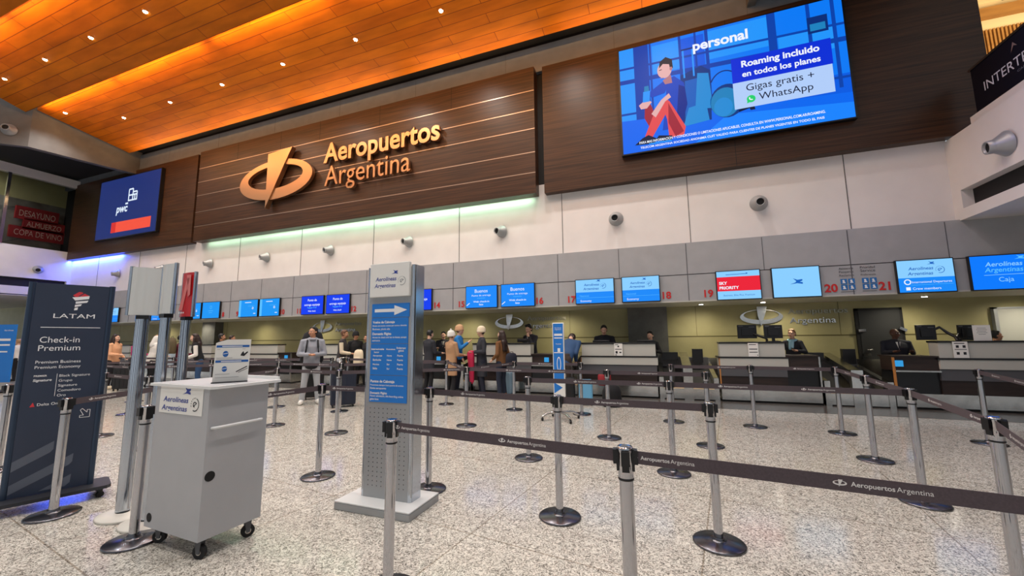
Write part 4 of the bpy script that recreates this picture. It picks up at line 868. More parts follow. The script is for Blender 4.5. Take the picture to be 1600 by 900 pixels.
# three tall sign posts with oval bases
def tall_post(x, y, nx, ny, face, label):
    t = thing('sign_post', label, 'sign post', (x, y, 0), 0, 'tall aluminium sign posts')
    nv = Vector((nx, ny, 0)).normalized(); ex = Vector((-nv.y, nv.x, 0)); q = Matrix((ex, -nv, (0, 0, 1))).transposed()
    mb = MB(); mb.lathe([(.2, 0), (.205, .012), (.2, .02), (.12, .034), (.06, .04)], (x, y, 0), mat('base_ivory', (214, 210, 200), .4), 40, 1.0, .8); mb.build('base', t)
    mb = MB(); vs = [Vector((x, y, z))+ex*(.05*math.cos(2*PI*k/28))+nv*(.038*math.sin(2*PI*k/28)) for z in (.036, 1.70) for k in range(28)]; mb.add(vs, [(k, (k+1) % 28, 28+(k+1) % 28, 28+k) for k in range(28)], M_alu, True); mb.build('pole', t)
    mb = MB(); mb.lathe([(.055, .034), (.055, .046)], (x, y, 0), M_black, 28, 1, .85); mb.build('foot_ring', t)
    mb = MB(); mb.box((x-.045, y-.034, 1.70), (x+.045, y+.034, 1.735), M_black, q); mb.build('joint', t)
    fr = Fr((x, y, 0), ex, (0, 0, 1)); N = 9; h = .106; bow = .014
    prof = [(-h+2*h*k/(N-1), .014+bow*(1-(2*k/(N-1)-1)**2)) for k in range(N)]
    mb = MB(); vs = []
    for u, d_ in prof: vs += [fr.p(u, 1.735, d_), fr.p(u, 2.175, d_)]
    mb.add(vs, [(2*k, 2*k+2, 2*k+3, 2*k+1) for k in range(N-1)], face, True); mb.build('curved_face', t)
    mb = MB(); vs = []
    for u, d_ in prof: vs += [fr.p(u, 1.735, -d_), fr.p(u, 2.175, -d_)]
    mb.add(vs, [(2*k+1, 2*k+3, 2*k+2, 2*k) for k in range(N-1)], M_alu, True)
    for z in (1.735, 2.175): mb.poly(Fr((x, y, z), ex, -nv), [(u, -d_) for u, d_ in prof]+[(u, d_) for u, d_ in reversed(prof)], M_black)
    mb.build('curved_back', t)
    for u in (-h, h):
        mb = MB(); mb.cyl(fr.p(u, 1.733, 0), fr.p(u, 2.18, 0), .017, .017, M_alu, 12); mb.build('edge_profile', t)
    if face is M_signred:
        mb = MB(); mb.poly(fr, [(-.1, 1.8), (.01, 2.12), (.06, 2.12), (-.03, 1.8)], mat('red_sign_tail', (224, 120, 116), .35), .031); mb.poly(fr, [(.0, 2.15), (.08, 2.15), (.09, 1.95), (.05, 1.93)], mat('red_sign_tail', (224, 120, 116), .35), .031)
        for k in range(4): mb.disc(fr, -.085+.028*k, 1.775, .009, M_wtxt, .031, 8)
        mb.build('print', t)
    return t
tall_post(-4.44, 2.22, .82, -.57, M_whitesign, 'leftmost tall aluminium sign post with wide blank white panel')
tall_post(-4.06, 2.195, -.12, -1, M_whitesign, 'middle tall aluminium sign post, white panel seen nearly edge on')
tall_post(-4.40, 2.555, -.1, -1, M_signred, 'tall aluminium sign post with red panel')

# slim blue sign by the counters, on a low chrome trolley foot
t = thing('slim_sign', 'slim blue and white upright sign in front of the bending person in blue', 'sign', (-1.8, 7.32, 0))
fr = Fr((-1.8, 7.32, 0))
mb = MB(); mb.slab(fr, -.115, .40, .105, 1.765, M_paper, -.05, 0); mb.build('frame', t, bevel=.01)
mb = MB(); mb.rect(fr, -.1, .70, .09, 1.75, M_blue, .001); mb.poly(fr, [(-.1, .66), (-.1, .46), (.06, .57)], M_blue, .001); mb.rect(fr, -.08, 1.52, .075, 1.56, M_wtxt, .002); mb.rect(fr, -.08, 1.47, .075, 1.49, M_wtxt, .002)
mb.text(fr, 'Aerolíneas', -.07, 1.66, M_wtxt, .002, w=.13); mb.text(fr, 'Argentinas', -.07, 1.63, M_wtxt, .002, w=.13); mb.text(fr, 'Equipaje', -.05, 1.36, M_wtxt, .002, w=.1); mb.rect(fr, -.09, 1.2, .08, 1.215, M_wtxt, .002); mb.poly(fr, [(-.02, 1.22), (.03, 1.22), (.03, 1.29), (-.02, 1.29)], M_wtxt, .002); mb.ring(fr, 0, 1.0, .04, .13, .028, .11, 0, M_wtxt, .002, n=20)
mb.build('face_print', t)
mb = MB(); mb.cyl((-1.8, 7.345, .1), (-1.8, 7.345, .42), .03, .03, M_steel, 12)
for dx, dy in ((-.28, -.25), (.26, -.35), (.3, .15), (-.2, .2)): mb.tube([(-1.8, 7.345, .13), (-1.8+dx*.7, 7.345+dy*.7, .12), (-1.8+dx, 7.345+dy, .07)], .022, M_steel, 8)
mb.build('trolley_foot', t)
for dx, dy in ((-.28, -.25), (.26, -.35), (.3, .15), (-.2, .2)):
    mb = MB(); mb.cyl((-1.81+dx, 7.345+dy, .03), (-1.78+dx, 7.345+dy, .03), .03, .03, M_rubber, 12); mb.build('caster', t)
# blue banner at the far left
t = thing('slim_sign', 'blue upright banner cut by the left picture edge', 'sign', (-19.0, 6.0, 0)); fr = Fr((-19.0, 6.0, 0), (.95, .3, 0))
mb = MB(); mb.slab(fr, -.3, .3, .42, 2.05, M_blue, -.04, 0); mb.build('banner_face', t)
mb = MB(); mb.text(fr, 'Aerolíneas', .05, 1.85, M_wtxt, .002, w=.3); mb.rect(fr, -.1, 1.55, .3, 1.62, M_wtxt, .002); mb.rect(fr, -.1, 1.4, .3, 1.45, M_wtxt, .002); mb.rect(fr, -.1, 1.2, .25, 1.24, M_wtxt, .002); mb.build('lettering', t)
mb = MB(); mb.slab(fr, -.35, 0, .47, .05, M_black, -.25, .2); mb.slab(fr, 0, .05, .1, .3, M_black, -.03, 0); mb.build('base', t)

# ================================================================== GREY CART
CX, CY = -3.03, 1.95
t = thing('service_cart', 'grey wheeled service cart with airline placard and white side handle', 'cart', (CX, CY, 0), -.05)
mb = MB(); mb.box((-.66, 0, .13), (0, .44, 1.155), M_cart); mb.build('body', t, False)
mb = MB(); mb.prism(Fr((0, 0, 1.155), (1, 0, 0), (0, 1, 0)), [(-.73, -.014), (.03, -.014), (.06, .02), (.06, .5), (.02, .52), (-.73, .52)], M_cartrim, 0, .02); mb.build('top_edge', t, False)
mb = MB(); mb.box((-.70, 0.0, 1.175), (.02, .48, 1.177), M_cart); mb.box((-.72, .49, 1.175), (.03, .51, 1.20), M_cartrim); mb.build('tray', t, False)
frc = Fr((0, -.001, 0))
mb = MB(); mb.slab(frc, -.6, .962, -.065, 1.155, M_paper, 0, .003); mb.build('placard', t, False)
mb = MB(); airline_logo(mb, Fr((0, -.0045, 0)), -.565, .968, .48, M_aero, .001, M_ink, .74); mb.build('placard_logo', t, False)
mb = MB(); mb.tube([(.005, .03, .88), (.045, .035, .885), (.05, .06, .886), (.05, .34, .886), (.045, .365, .885), (.005, .37, .88)], .0095, M_cartrim, 10); mb.build('handle', t, False)
mb = MB(); mb.cyl((-.01, .045, .55), (.002, .045, .55), .034, .034, M_dark, 24); mb.build('cable_hole', t, False)
mb = MB(); mb.cyl((-.6, .01, .2), (-.6, -.002, .2), .032, .032, M_dark, 24); mb.build('cable_hole', t, False)
for x, y, a in ((-.58, .07, .5), (-.05, .05, .3), (-.05, .38, 1.2), (-.58, .38, 0)):
    R_ = Matrix.Rotation(a, 3, 'Z'); p = Vector((x, y, 0)); mb = MB()
    mb.cyl(p+R_ @ Vector((0, -.014, .045)), p+R_ @ Vector((0, .014, .045)), .045, .045, M_rubber, 22); w_ = mb.build('caster', t, False)
    mb = MB(); mb.cyl(p+R_ @ Vector((0, -.016, .045)), p+R_ @ Vector((0, .016, .045)), .02, .02, M_steel, 14)
    for s_ in (-.019, .019): mb.hexa([p+R_ @ Vector(q) for q in ((-.012, s_-.002, .035), (.012, s_-.002, .035), (.012, s_+.002, .035), (-.012, s_+.002, .035), (-.03, s_-.002, .13), (.02, s_-.002, .13), (.02, s_+.002, .13), (-.03, s_+.002, .13))], M_dgrey)
    mb.build('caster_fork', w_, False)
t = thing('leaflet_stand', 'clear stand with white safety leaflet on top of the grey cart', 'notice', (-3.145, 2.17, 1.177)); fr = Fr((-3.145, 2.17, 1.18), (.57, .82, 0), (0.04, -.02, 1))
mb = MB(); mb.prism(fr, [(-.115, 0), (.11, 0), (.115, .325), (-.04, .325), (-.11, .3)], M_paper, -.004, 0); mb.prism(fr, [(-.12, 0), (.11, 0), (.11, .004), (-.12, .004)], M_ink, 0, .05); mb.build('sheet', t)
mb = MB(); M_lb = mat('leaflet_blue', (28, 96, 176), .5)
for v in (.265, .15): mb.rect(fr, -.105, v, .105, v+.017, M_lb, .001); mb.rect(fr, -.07, v+.005, .06, v+.011, M_wtxt, .0015)
for v, r in ((.215, .024), (.1, .022)):
    mb.disc(fr, -.045, v, r*.75, M_lb, .001, 16, 1.3); mb.line(fr, (-.06, v), (-.03, v+.006), .004, M_wtxt, .0015)
mb.poly(fr, [(.05, .2), (.075, .195), (.1, .225), (.095, .232), (.075, .215), (.068, .235), (.058, .22)], M_ink, .001); mb.line(fr, (.03, .075), (.1, .115), .007, M_ink, .001); mb.line(fr, (.045, .07), (.105, .1), .004, M_ink, .001)
for a, b, v in ((-.1, 0, .183), (-.1, .06, .172), (-.1, -.01, .06), (-.1, .05, .035), (-.1, -.08, .25), (.06, .08, .25)): mb.rect(fr, a, v, b, v+.003, M_silver, .001)
mb.build('print', t)

# ================================================================== PEOPLE
SK = {'light': mat('skin_light', (222, 176, 150), .55), 'tan': mat('skin_tan', (188, 136, 104), .55), 'brown': mat('skin_brown', (92, 60, 46), .5)}
HAIR = {'black': mat('hair_black', (20, 17, 17), .5), 'dark': mat('hair_dark_brown', (46, 30, 24), .5), 'brown': mat('hair_brown', (98, 62, 40), .5), 'blond': mat('hair_dark_blond', (136, 98, 64), .5), 'fair': mat('hair_fair', (170, 132, 92), .5)}
CL = {k: mat('cloth_'+k, c, .85) for k, c in dict(grey=(150, 152, 160), lgrey=(172, 174, 178), black=(20, 20, 24), navy=(26, 30, 46), uniform=(22, 24, 34), tan=(172, 132, 96), sand=(196, 156, 118), blue=(34, 118, 188), brown=(112, 74, 40), jeans=(40, 52, 74), djeans=(28, 36, 54), white=(226, 222, 214), cream=(222, 206, 178), crimson=(176, 22, 66), peach=(230, 172, 130), maroon=(104, 26, 44), denim=(44, 74, 112), charcoal=(56, 52, 52), olive=(92, 80, 56), scarf=(150, 190, 204), pants=(62, 52, 46), magenta=(190, 40, 110), coat=(38, 40, 48)).items()}
def quilt():
    m = CL['tan']; L = m.node_tree.links; b = m.node_tree.nodes['Principled BSDF']; tc = nd(m, 'ShaderNodeTexCoord'); wv = nd(m, 'ShaderNodeTexWave', wave_type='BANDS', bands_direction='Z')
    wv.inputs['Scale'].default_value = 20; L.new(tc.outputs['Object'], wv.inputs['Vector']); r = ramp(m, [(0.0, rgb(142, 106, 76)), (0.35, rgb(178, 138, 102)), (1, rgb(188, 148, 112))]); L.new(wv.outputs['Fac'], r.inputs[0]); L.new(r.outputs[0], b.inputs['Base Color'])
    bp = nd(m, 'ShaderNodeBump'); bp.inputs['Strength'].default_value = .6; L.new(wv.outputs['Fac'], bp.inputs['Height']); L.new(bp.outputs[0], b.inputs['Normal'])
quilt()
def soft(mb, name, parent, vox, it=3):
    o = mb.build(name, parent, False)
    r = o.modifiers.new('fuse', 'REMESH'); r.mode = 'VOXEL'; r.voxel_size = vox; r.use_smooth_shade = True
    s = o.modifiers.new('smooth', 'SMOOTH'); s.iterations = it; s.factor = .5
    return o
ARMS = {  # (elbow, wrist) for the left arm (+x); x is mirrored for the right. local: facing -y
 'down': ((.25, .02, 1.13), (.26, -.07, .89)), 'clasp': ((.27, .0, 1.13), (.05, -.21, 1.12)), 'fwd': ((.23, -.04, 1.12), (.17, -.28, 1.10)),
 'desk': ((.27, -.05, 1.18), (.17, -.3, 1.215)), 'up': ((.24, -.14, 1.18), (.10, -.28, 1.34)), 'bag': ((.25, .05, 1.13), (.22, -.12, 1.0)), 'chin': ((.2, -.18, 1.18), (.06, -.12, 1.44))}
def person(loc, face, h, label, skin='light', top='black', sleeve=None, legs='black', shoes='black', hair='black', style='short', hat=None, arms=('down', 'down'),
           lean=0.0, head=0.0, nod=0.0, hem=.86, fem=False, width=1.0, stance=.0, scarf=None, collar=None, vest=None, extra=None):
    t = thing('person', label, 'person', (loc[0], loc[1], 0), face, 'people in the hall'); S = h/1.75
    sk = SK[skin]; sw = (.165 if fem else .19)*width
    piv = Vector((0, .01, .93)); RL = Matrix.Rotation(lean, 3, 'X')
    def U(p):                                   # upper body bends about the hips
        p = Vector(p)
        if p.z > .86:
            k = min(1, (p.z-.86)/.18); p = piv+(Matrix.Rotation(lean*k, 3, 'X') @ (p-piv))
        return p*S
    nk = Vector((0, 0, 1.50)); RH = Matrix.Rotation(head, 3, 'Z') @ Matrix.Rotation(nod-lean*.6, 3, 'X')
    def H(p): return U(nk+RH @ (Vector(p)-nk))
    RHW = RL @ RH
    sh = {s: Vector((s*sw, .01, 1.41)) for s in (1, -1)}
    arm = {}
    for s, a in zip((1, -1), arms):
        e, w_ = ARMS[a] if isinstance(a, str) else a; arm[s] = (Vector((s*e[0], e[1], e[2])), Vector((s*w_[0], w_[1], w_[2])))
    hip = {s: Vector((s*.092, .01, .90)) for s in (1, -1)}; kn = {s: Vector((s*(.10+stance*.5), -.02, .49)) for s in (1, -1)}; an = {s: Vector((s*(.105+stance), .03, .09)) for s in (1, -1)}
    # --- one continuous body
    mb = MB()
    mb.loft([(.86, .15, .10, 0, .01), (.98, .14, .095, 0, .0), (1.10, .125, .085, 0, 0), (1.28, .15, .10, 0, 0), (1.38, .15, .085, 0, .01), (1.45, .08, .06, 0, .01)], sk, 18, U)
    for s in (1, -1):
        e, w_ = arm[s]
        mb.cone2(U(sh[s]), .052*S, U(e), .04*S, sk); mb.cone2(U(e), .04*S, U(w_), .027*S, sk)
        mb.cone2(hip[s]*S, .085*S, kn[s]*S, .055*S, sk); mb.cone2(kn[s]*S, .052*S, an[s]*S, .038*S, sk); mb.cone2(an[s]*S, .036*S, (an[s]+Vector((0, -.12, -.045)))*S, .027*S, sk)
        d = (w_-e).normalized(); q = d.to_track_quat('-Z', 'X'); side = Vector((s, 0, 0))-d*d.x*s
        if side.length < .2: side = Vector((0, -1, 0))
        side.normalize(); nrm = d.cross(side).normalized(); pc = w_+d*.05
        mb.cone2(U(w_+d*.015), .026*S, U(w_+d*.075), .03*S, sk); mb.cone2(U(pc+side*.015), .02*S, U(pc-side*.015+d*.02), .02*S, sk)
        inward = -side*1.0
        for k, L_ in enumerate((.066, .078, .074, .06)):
            b = w_+d*.085+side*(-.03+.02*k); m1 = b+d*L_*.55+nrm*.004; m2 = m1+d*L_*.42+nrm*.018*(1 if s > 0 else -1)
            mb.cone2(U(b), .0095*S, U(m1), .009*S, sk, 8); mb.cone2(U(m1), .009*S, U(m2), .008*S, sk, 8)
        b = w_+d*.03-side*.028; mb.cone2(U(b), .012*S, U(b+d*.035-side*.022), .0105*S, sk, 8); mb.cone2(U(b+d*.035-side*.022), .0105*S, U(b+d*.062-side*.02), .009*S, sk, 8)
    mb.cone2(U((0, .015, 1.44)), .055*S, H((0, .01, 1.56)), .052*S, sk)
    mb.ball(H((0, .012, 1.655)), (.076*S, .094*S, .098*S), sk, 18, RHW); mb.ball(H((0, -.022, 1.60)), (.06*S, .066*S, .075*S), sk, 16, RHW); mb.ball(H((0, -.06, 1.555)), (.028*S, .026*S, .022*S), sk, 10, RHW)
    mb.cone2(H((0, -.088, 1.64)), .010*S, H((0, -.104, 1.612)), .014*S, sk, 8); mb.cone2(H((-.035, -.078, 1.672)), .012*S, H((.035, -.078, 1.672)), .012*S, sk, 8)
    for s in (1, -1): mb.ball(H((s*.08, .012, 1.632)), (.010*S, .02*S, .03*S), sk, 10, RHW); mb.ball(H((s*.04, -.062, 1.615)), .026*S, sk, 10)
    soft(mb, 'body', t, .0085*S, 2)
    for s in (1, -1):
        mb = MB(); mb.ball(H((s*.031, -.082, 1.648)), (.012*S, .008*S, .0075*S), mat('eye_white', (230, 228, 224), .3), 10, RHW); mb.ball(H((s*.031, -.087, 1.648)), (.006*S, .005*S, .0065*S), mat('eye_dark', (26, 18, 14), .2), 8, RHW); mb.build('eye', t, False)
    mb = MB(); mb.ball(H((0, -.089, 1.583)), (.024*S, .008*S, .008*S), mat('lips', (160, 88, 80), .5), 10, RHW); mb.build('mouth', t, False)
    # --- hair and hat
    if style != 'bald':
        hm = HAIR[hair]; mb = MB(); mb.ball(H((0, .03, 1.672)), (.086*S, .092*S, .1*S), hm, 18, RHW); mb.cone2(H((-.045, -.028, 1.735)), .024*S, H((.045, -.028, 1.735)), .024*S, hm, 10)
        for s in (1, -1): mb.ball(H((s*.07, .03, 1.63)), (.02*S, .045*S, .06*S), hm, 10, RHW)
        if style == 'long':
            mb.cone2(H((0, .06, 1.62)), .085*S, H((0, .1, 1.42)), .085*S, hm); mb.cone2(H((-.05, .105, 1.45)), .06*S, H((-.05, .125, 1.24)), .045*S, hm); mb.cone2(H((.05, .105, 1.45)), .06*S, H((.05, .125, 1.24)), .045*S, hm)
            for s in (1, -1): mb.cone2(H((s*.075, .0, 1.62)), .03*S, H((s*.1, -.02, 1.40)), .03*S, hm)
        if style == 'bun': mb.ball(H((0, .13, 1.64)), .045*S, hm)
        if style == 'top': mb.cone2(H((-.03, -.05, 1.755)), .035*S, H((.03, .02, 1.76)), .04*S, hm)
        soft(mb, 'hair', t, .012*S, 2)
    if hat:
        mb = MB(); hm = CL[hat]
        mb.lathe([(.104*S, -.02*S), (.107*S, .03*S), (.1*S, .075*S), (.075*S, .115*S), (.035*S, .135*S), (.004, .14*S)], H((0, .012, 1.665)), hm, 20, .93, 1.08, axis=RHW @ Vector((0, .12, 1))); mb.lathe([(.108*S, -.035*S), (.113*S, -.02*S), (.113*S, .02*S), (.108*S, .03*S)], H((0, .012, 1.665)), hm, 20, .93, 1.08, axis=RHW @ Vector((0, .12, 1)))
        if hat == 'white': mb.ball(H((0, .03, 1.815)), .028*S, hm)
        mb.build('hat', t, False)
    # --- clothing
    cm = CL[top]; sm = CL[sleeve or top]; mb = MB(); ms = MB(); g = .012
    secs = [(hem, .165+g+(.045 if hem < .8 else 0), .125+g, 0, .01)]
    if hem < .8: secs.append((.86, .17+g, .125+g, 0, .01))
    secs += [(1.02, .155*width+g, .115+g, 0, 0), (1.15, .155*width+g, .11+g, 0, -.005), (1.30, (sw-.015)+g, .12+g, 0, 0), (1.39, sw-.01+g, .095+g, 0, .01), (1.45, .10+g, .07+g, 0, .012), (1.505, .058+g, .055+g, 0, .012)]
    mb.loft(secs, cm, 22, U)
    for s in (1, -1):
        e, w_ = arm[s]; d = (w_-e).normalized(); tgt = ms if sleeve else mb
        tgt.cone2(U(sh[s]), .06*S, U(e), .054*S, sm); tgt.cone2(U(e), .054*S, U(w_-d*.02), .042*S, sm)
        mb.ball(U(sh[s]), .066*S, cm); mb.cone2(U((0, .015, 1.465)), .055*S, U(sh[s]), .06*S, cm)
    soft(mb, 'jacket', t, .014*S, 3)
    if sleeve: soft(ms, 'sleeves', t, .014*S, 3)
    lm = CL[legs]; mb = MB(); mb.loft([(.84, .12, .09, 0, .012), (.90, .168, .118, 0, .012), (1.0, .158, .11, 0, .0), (1.03, .15, .105, 0, 0)], lm, 20, lambda p: Vector(p)*S)
    for s in (1, -1): mb.cone2(hip[s]*S, .098*S, kn[s]*S, .068*S, lm); mb.cone2(kn[s]*S, .068*S, an[s]*S+Vector((0, 0, .01)), .06*S, lm)
    soft(mb, 'trousers', t, .015*S, 3)
    for s in (1, -1):
        mb = MB(); a = an[s]; mb.cone2(Vector((a.x, a.y+.03, .056))*S, .056*S, Vector((a.x*1.15, a.y-.14, .05))*S, .05*S, CL[shoes]); mb.cone2(Vector((a.x, a.y+.012, .07))*S, .058*S, Vector((a.x, a.y, .115))*S, .056*S, CL[shoes]); soft(mb, 'shoe', t, .011*S, 1)
    if scarf:
        mb = MB(); mb.ring  # scarf: a soft ring round the neck with two tails in front
        pts = [U((.085*math.cos(2*PI*k/14), .012+.085*math.sin(2*PI*k/14), 1.475+.012*math.sin(2*PI*k/14))) for k in range(14)]
        mb.tube(pts, .032*S, CL[scarf], 10, True); mb.cone2(U((-.02, -.1, 1.44)), .04*S, U((-.03, -.135, 1.26)), .03*S, CL[scarf]); mb.cone2(U((.03, -.1, 1.44)), .035*S, U((.03, -.135, 1.3)), .03*S, CL[scarf]); mb.build('scarf', t, False)
    if collar:
        mb = MB(); vs = [U((-.045, -.112, 1.44)), U((.045, -.112, 1.44)), U((.0, -.142, 1.26)), U((.0, -.135, 1.44))]; mb.add(vs, [(0, 2, 3), (3, 2, 1)], CL[collar]); mb.build('shirt_front', t, False)
        mb = MB(); mb.add([U((-.014, -.145, 1.44)), U((.014, -.145, 1.44)), U((.012, -.152, 1.28)), U((-.012, -.152, 1.28))], [(0, 3, 2, 1)], CL['navy']); mb.build('tie', t, False)
    if extra: extra(t, U, S)
    return t
def facing(x, y, tx, ty): return math.atan2(tx-x, -(ty-y))
def rucksack(loc, rz, z, label, m, wd=.32, hg=.46, dp=.18, sw=.12):
    t = thing('backpack', label, 'bag', (loc[0], loc[1], z), rz, 'backpacks')
    mb = MB(); mb.loft([(0, wd*.42, dp*.4, 0, 0), (hg*.1, wd*.5, dp*.52, 0, 0), (hg*.7, wd*.48, dp*.5, 0, 0), (hg*.92, wd*.38, dp*.4, 0, -.01), (hg, wd*.2, dp*.22, 0, -.02)], m, 22); mb.build('bag_body', t, False)
    mb = MB(); mb.loft([(hg*.1, wd*.36, dp*.2, 0, dp*.42), (hg*.45, wd*.36, dp*.22, 0, dp*.42), (hg*.52, wd*.3, dp*.12, 0, dp*.4)], m, 16); mb.build('front_pocket', t, False)
    mb = MB(); mb.tube([(-.04, -dp*.2, hg*.97), (-.03, -dp*.2, hg*1.08), (.03, -dp*.2, hg*1.08), (.04, -dp*.2, hg*.97)], .008, M_black, 8); mb.build('grab_loop', t, False)
    return t
def straps(parent, U, S, m):
    for s in (1, -1):
        mb = MB(); mb.tube([U((s*.1, .12, 1.38)), U((s*.105, .03, 1.475)), U((s*.11, -.09, 1.42)), U((s*.12, -.142, 1.3)), U((s*.135, -.12, 1.16)), U((s*.16, -.02, 1.08))], .02*S, m, 8); mb.build('shoulder_strap', parent, False)

def hoodie_extra(t, U, S):
    straps(t, U, S, CL['black'])
    mb = MB(); mb.tube([U((.19*math.cos(a), .01+.15*math.sin(a), .88)) for a in [2*PI*k/18 for k in range(18)]], .018*S, CL['black'], 8, True); mb.ball(U((0, -.16, .85)), (.13*S, .05*S, .06*S), CL['black']); mb.build('belt_bag', t, False)
    mb = MB(); mb.ball(U((0, .1, 1.47)), (.12*S, .07*S, .06*S), CL['grey']); mb.ball(U((0, -.08, 1.47)), (.08*S, .04*S, .03*S), CL['grey']); mb.build('hood', t, False)
f_ = facing(-7.78, 7.25, 0, 0)
person((-7.78, 7.25), f_, 1.79, 'person in pale grey hoodie and grey joggers with clasped hands', 'tan', 'grey', None, 'lgrey', 'white', 'black', 'short', None, ('clasp', 'clasp'), head=-.75, stance=.06, width=1.05, hem=.84, extra=hoodie_extra)
b_ = Vector((math.sin(f_), -math.cos(f_))); rucksack((-7.78-b_.x*.31, 7.25-b_.y*.31), f_, .92, 'tall black backpack on the back of the person in grey hoodie', CL['black'], .52, .78, .26)
person((-8.75, 9.2), facing(-8.75, 9.2, -6.4, 10.6), 1.76, 'person in dark charcoal coat with cream sleeves and a cream bag', 'tan', 'charcoal', 'cream', 'lgrey', 'white', 'brown', 'short', None, ('down', 'fwd'), hem=.62, nod=.15, lean=.08)
rucksack((-8.08, 9.15), facing(-8.75, 9.2, -6.4, 10.6)+1.2, .78, 'cream bag hanging beside the person in charcoal coat', CL['cream'], .3, .42, .16)
person((-9.05, 10.1), facing(-9.05, 10.1, -6.5, 9.0), 1.71, 'person in black with a dark cap behind the charcoal coat', 'tan', 'black', None, 'black', 'black', 'black', 'short', 'black', ('down', 'down'))
person((-8.62, 10.1), facing(-8.6, 10.1, -9.5, 8), 1.62, 'short dark haired person farthest back in the group beside the totem', 'tan', 'black', None, 'black', 'black', 'dark', 'short')
person((-7.35, 9.3), facing(-7.35, 9.3, -6.0, 10.3), 1.66, 'person in black jacket bending beside the left edge of the totem', 'light', 'black', None, 'charcoal', 'black', 'black', 'short', None, ('fwd', 'fwd'), lean=.3)
person((-6.1, 9.7), facing(-6.1, 9.7, -5.5, 11.3), 1.72, 'person in dark navy coat half hidden by the right side of the totem', 'light', 'coat', None, 'black', 'black', 'black', 'short', None, ('fwd', 'fwd'), hem=.6, nod=.2)
person((-6.55, 11.25), facing(-6.55, 11.25, -5.4, 8.5), 1.70, 'agent in black suit at the desk right of the totem', 'light', 'uniform', None, 'black', 'black', 'black', 'short', None, ('desk', 'desk'), collar='white', nod=.2)
person((-5.2, 9.35), facing(-5.2, 9.35, -4.2, 11.6), 1.66, 'person in tan quilted jacket and white beanie, seen from behind', 'light', 'tan', None, 'black', 'black', 'brown', 'short', 'white', ('fwd', 'fwd'), hem=.56, width=1.15, fem=True)
person((-5.36, 9.95), facing(-5.36, 9.95, -3.0, 10.4), 1.83, 'person in bright blue jacket and tan knit hat with one arm raised', 'light', 'blue', None, 'navy', 'black', 'brown', 'short', 'sand', ('down', 'up'), lean=.12)
def shawl(t, U, S):
    m = CL['crimson']; mb = MB(); mb.loft([(.36, .15, .05, -.14, -.22), (.6, .18, .06, -.14, -.23), (.9, .2, .08, -.12, -.25), (1.1, .19, .09, -.1, -.26), (1.16, .13, .07, -.08, -.24)], m, 18, lambda p: Vector(p)*S); mb.build('crimson_shawl', t, False)
    for k in range(8):
        mb = MB(); x = -.2+.022*k; mb.cyl(Vector((x, -.22, .37))*S, Vector((x, -.22, .31))*S, .006, .004, m, 6); mb.build('fringe', t, False)
person((-4.42, 9.55), facing(-4.42, 9.55, -5.7, 8.5), 1.76, 'person in long black coat and cream bobble hat carrying a crimson shawl', 'light', 'coat', None, 'navy', 'black', 'dark', 'short', 'cream', ('clasp', 'clasp'), hem=.5, nod=.1, fem=True, extra=shawl)
person((-3.82, 9.45), facing(-3.82, 9.45, -6.0, 10.0), 1.67, 'person with long dark hair, brown jacket and wide blue jeans', 'light', 'brown', None, 'djeans', 'brown', 'dark', 'long', None, ('bag', 'bag'), hem=.82, fem=True)
rucksack((-3.5, 9.32), .6, .80, 'dark bag at the hip of the person in brown jacket', CL['navy'], .3, .32, .18)
person((-3.5, 11.05), facing(-3.5, 11.05, -4.6, 8.5), 1.86, 'standing agent in black suit below the screen of number 16', 'light', 'uniform', None, 'black', 'black', 'black', 'top', None, ('chin', 'down'), collar='white', nod=.25, lean=.15)
person((-2.25, 9.7), facing(-2.25, 9.7, -1.9, 12), 1.86, 'person in blue jacket bending forward, seen from behind the slim sign', 'light', 'denim', None, 'pants', 'black', 'dark', 'short', None, ('fwd', 'fwd'), lean=.8, nod=.9, hem=.8, width=1.3)
person((-1.45, 11.15), facing(-1.45, 11.15, -1.2, 9), 1.80, 'agent in black looking down behind the wide counter', 'light', 'uniform', None, 'black', 'black', 'black', 'short', None, ('desk', 'desk'), nod=.35, width=1.1)
person((-.25, 11.15), facing(-.25, 11.15, -.8, 9), 1.61, 'dark haired agent in front of the grey pillar', 'light', 'black', None, 'black', 'black', 'black', 'bun', None, ('desk', 'desk'), nod=.2, fem=True)
person((2.93, 11.2), facing(2.93, 11.2, 1.2, 8.2), 1.62, 'agent in dark jacket and pale blue scarf at counter 20', 'light', 'uniform', None, 'black', 'black', 'blond', 'bun', None, ('desk', 'desk'), scarf='scarf', fem=True)
person((4.84, 11.16), facing(4.84, 11.16, 4.6, 8.0), 1.60, 'agent in dark uniform leaning on the right hand desk', 'brown', 'uniform', None, 'black', 'black', 'black', 'bald', None, ('desk', 'desk'), head=.45, collar='white', width=1.2)
person((6.5, 11.2), facing(6.5, 11.2, 8.0, 10.9), 1.53, 'dark haired agent in profile behind the white sheet at right', 'tan', 'navy', None, 'black', 'black', 'black', 'short', None, ('desk', 'desk'), fem=True)
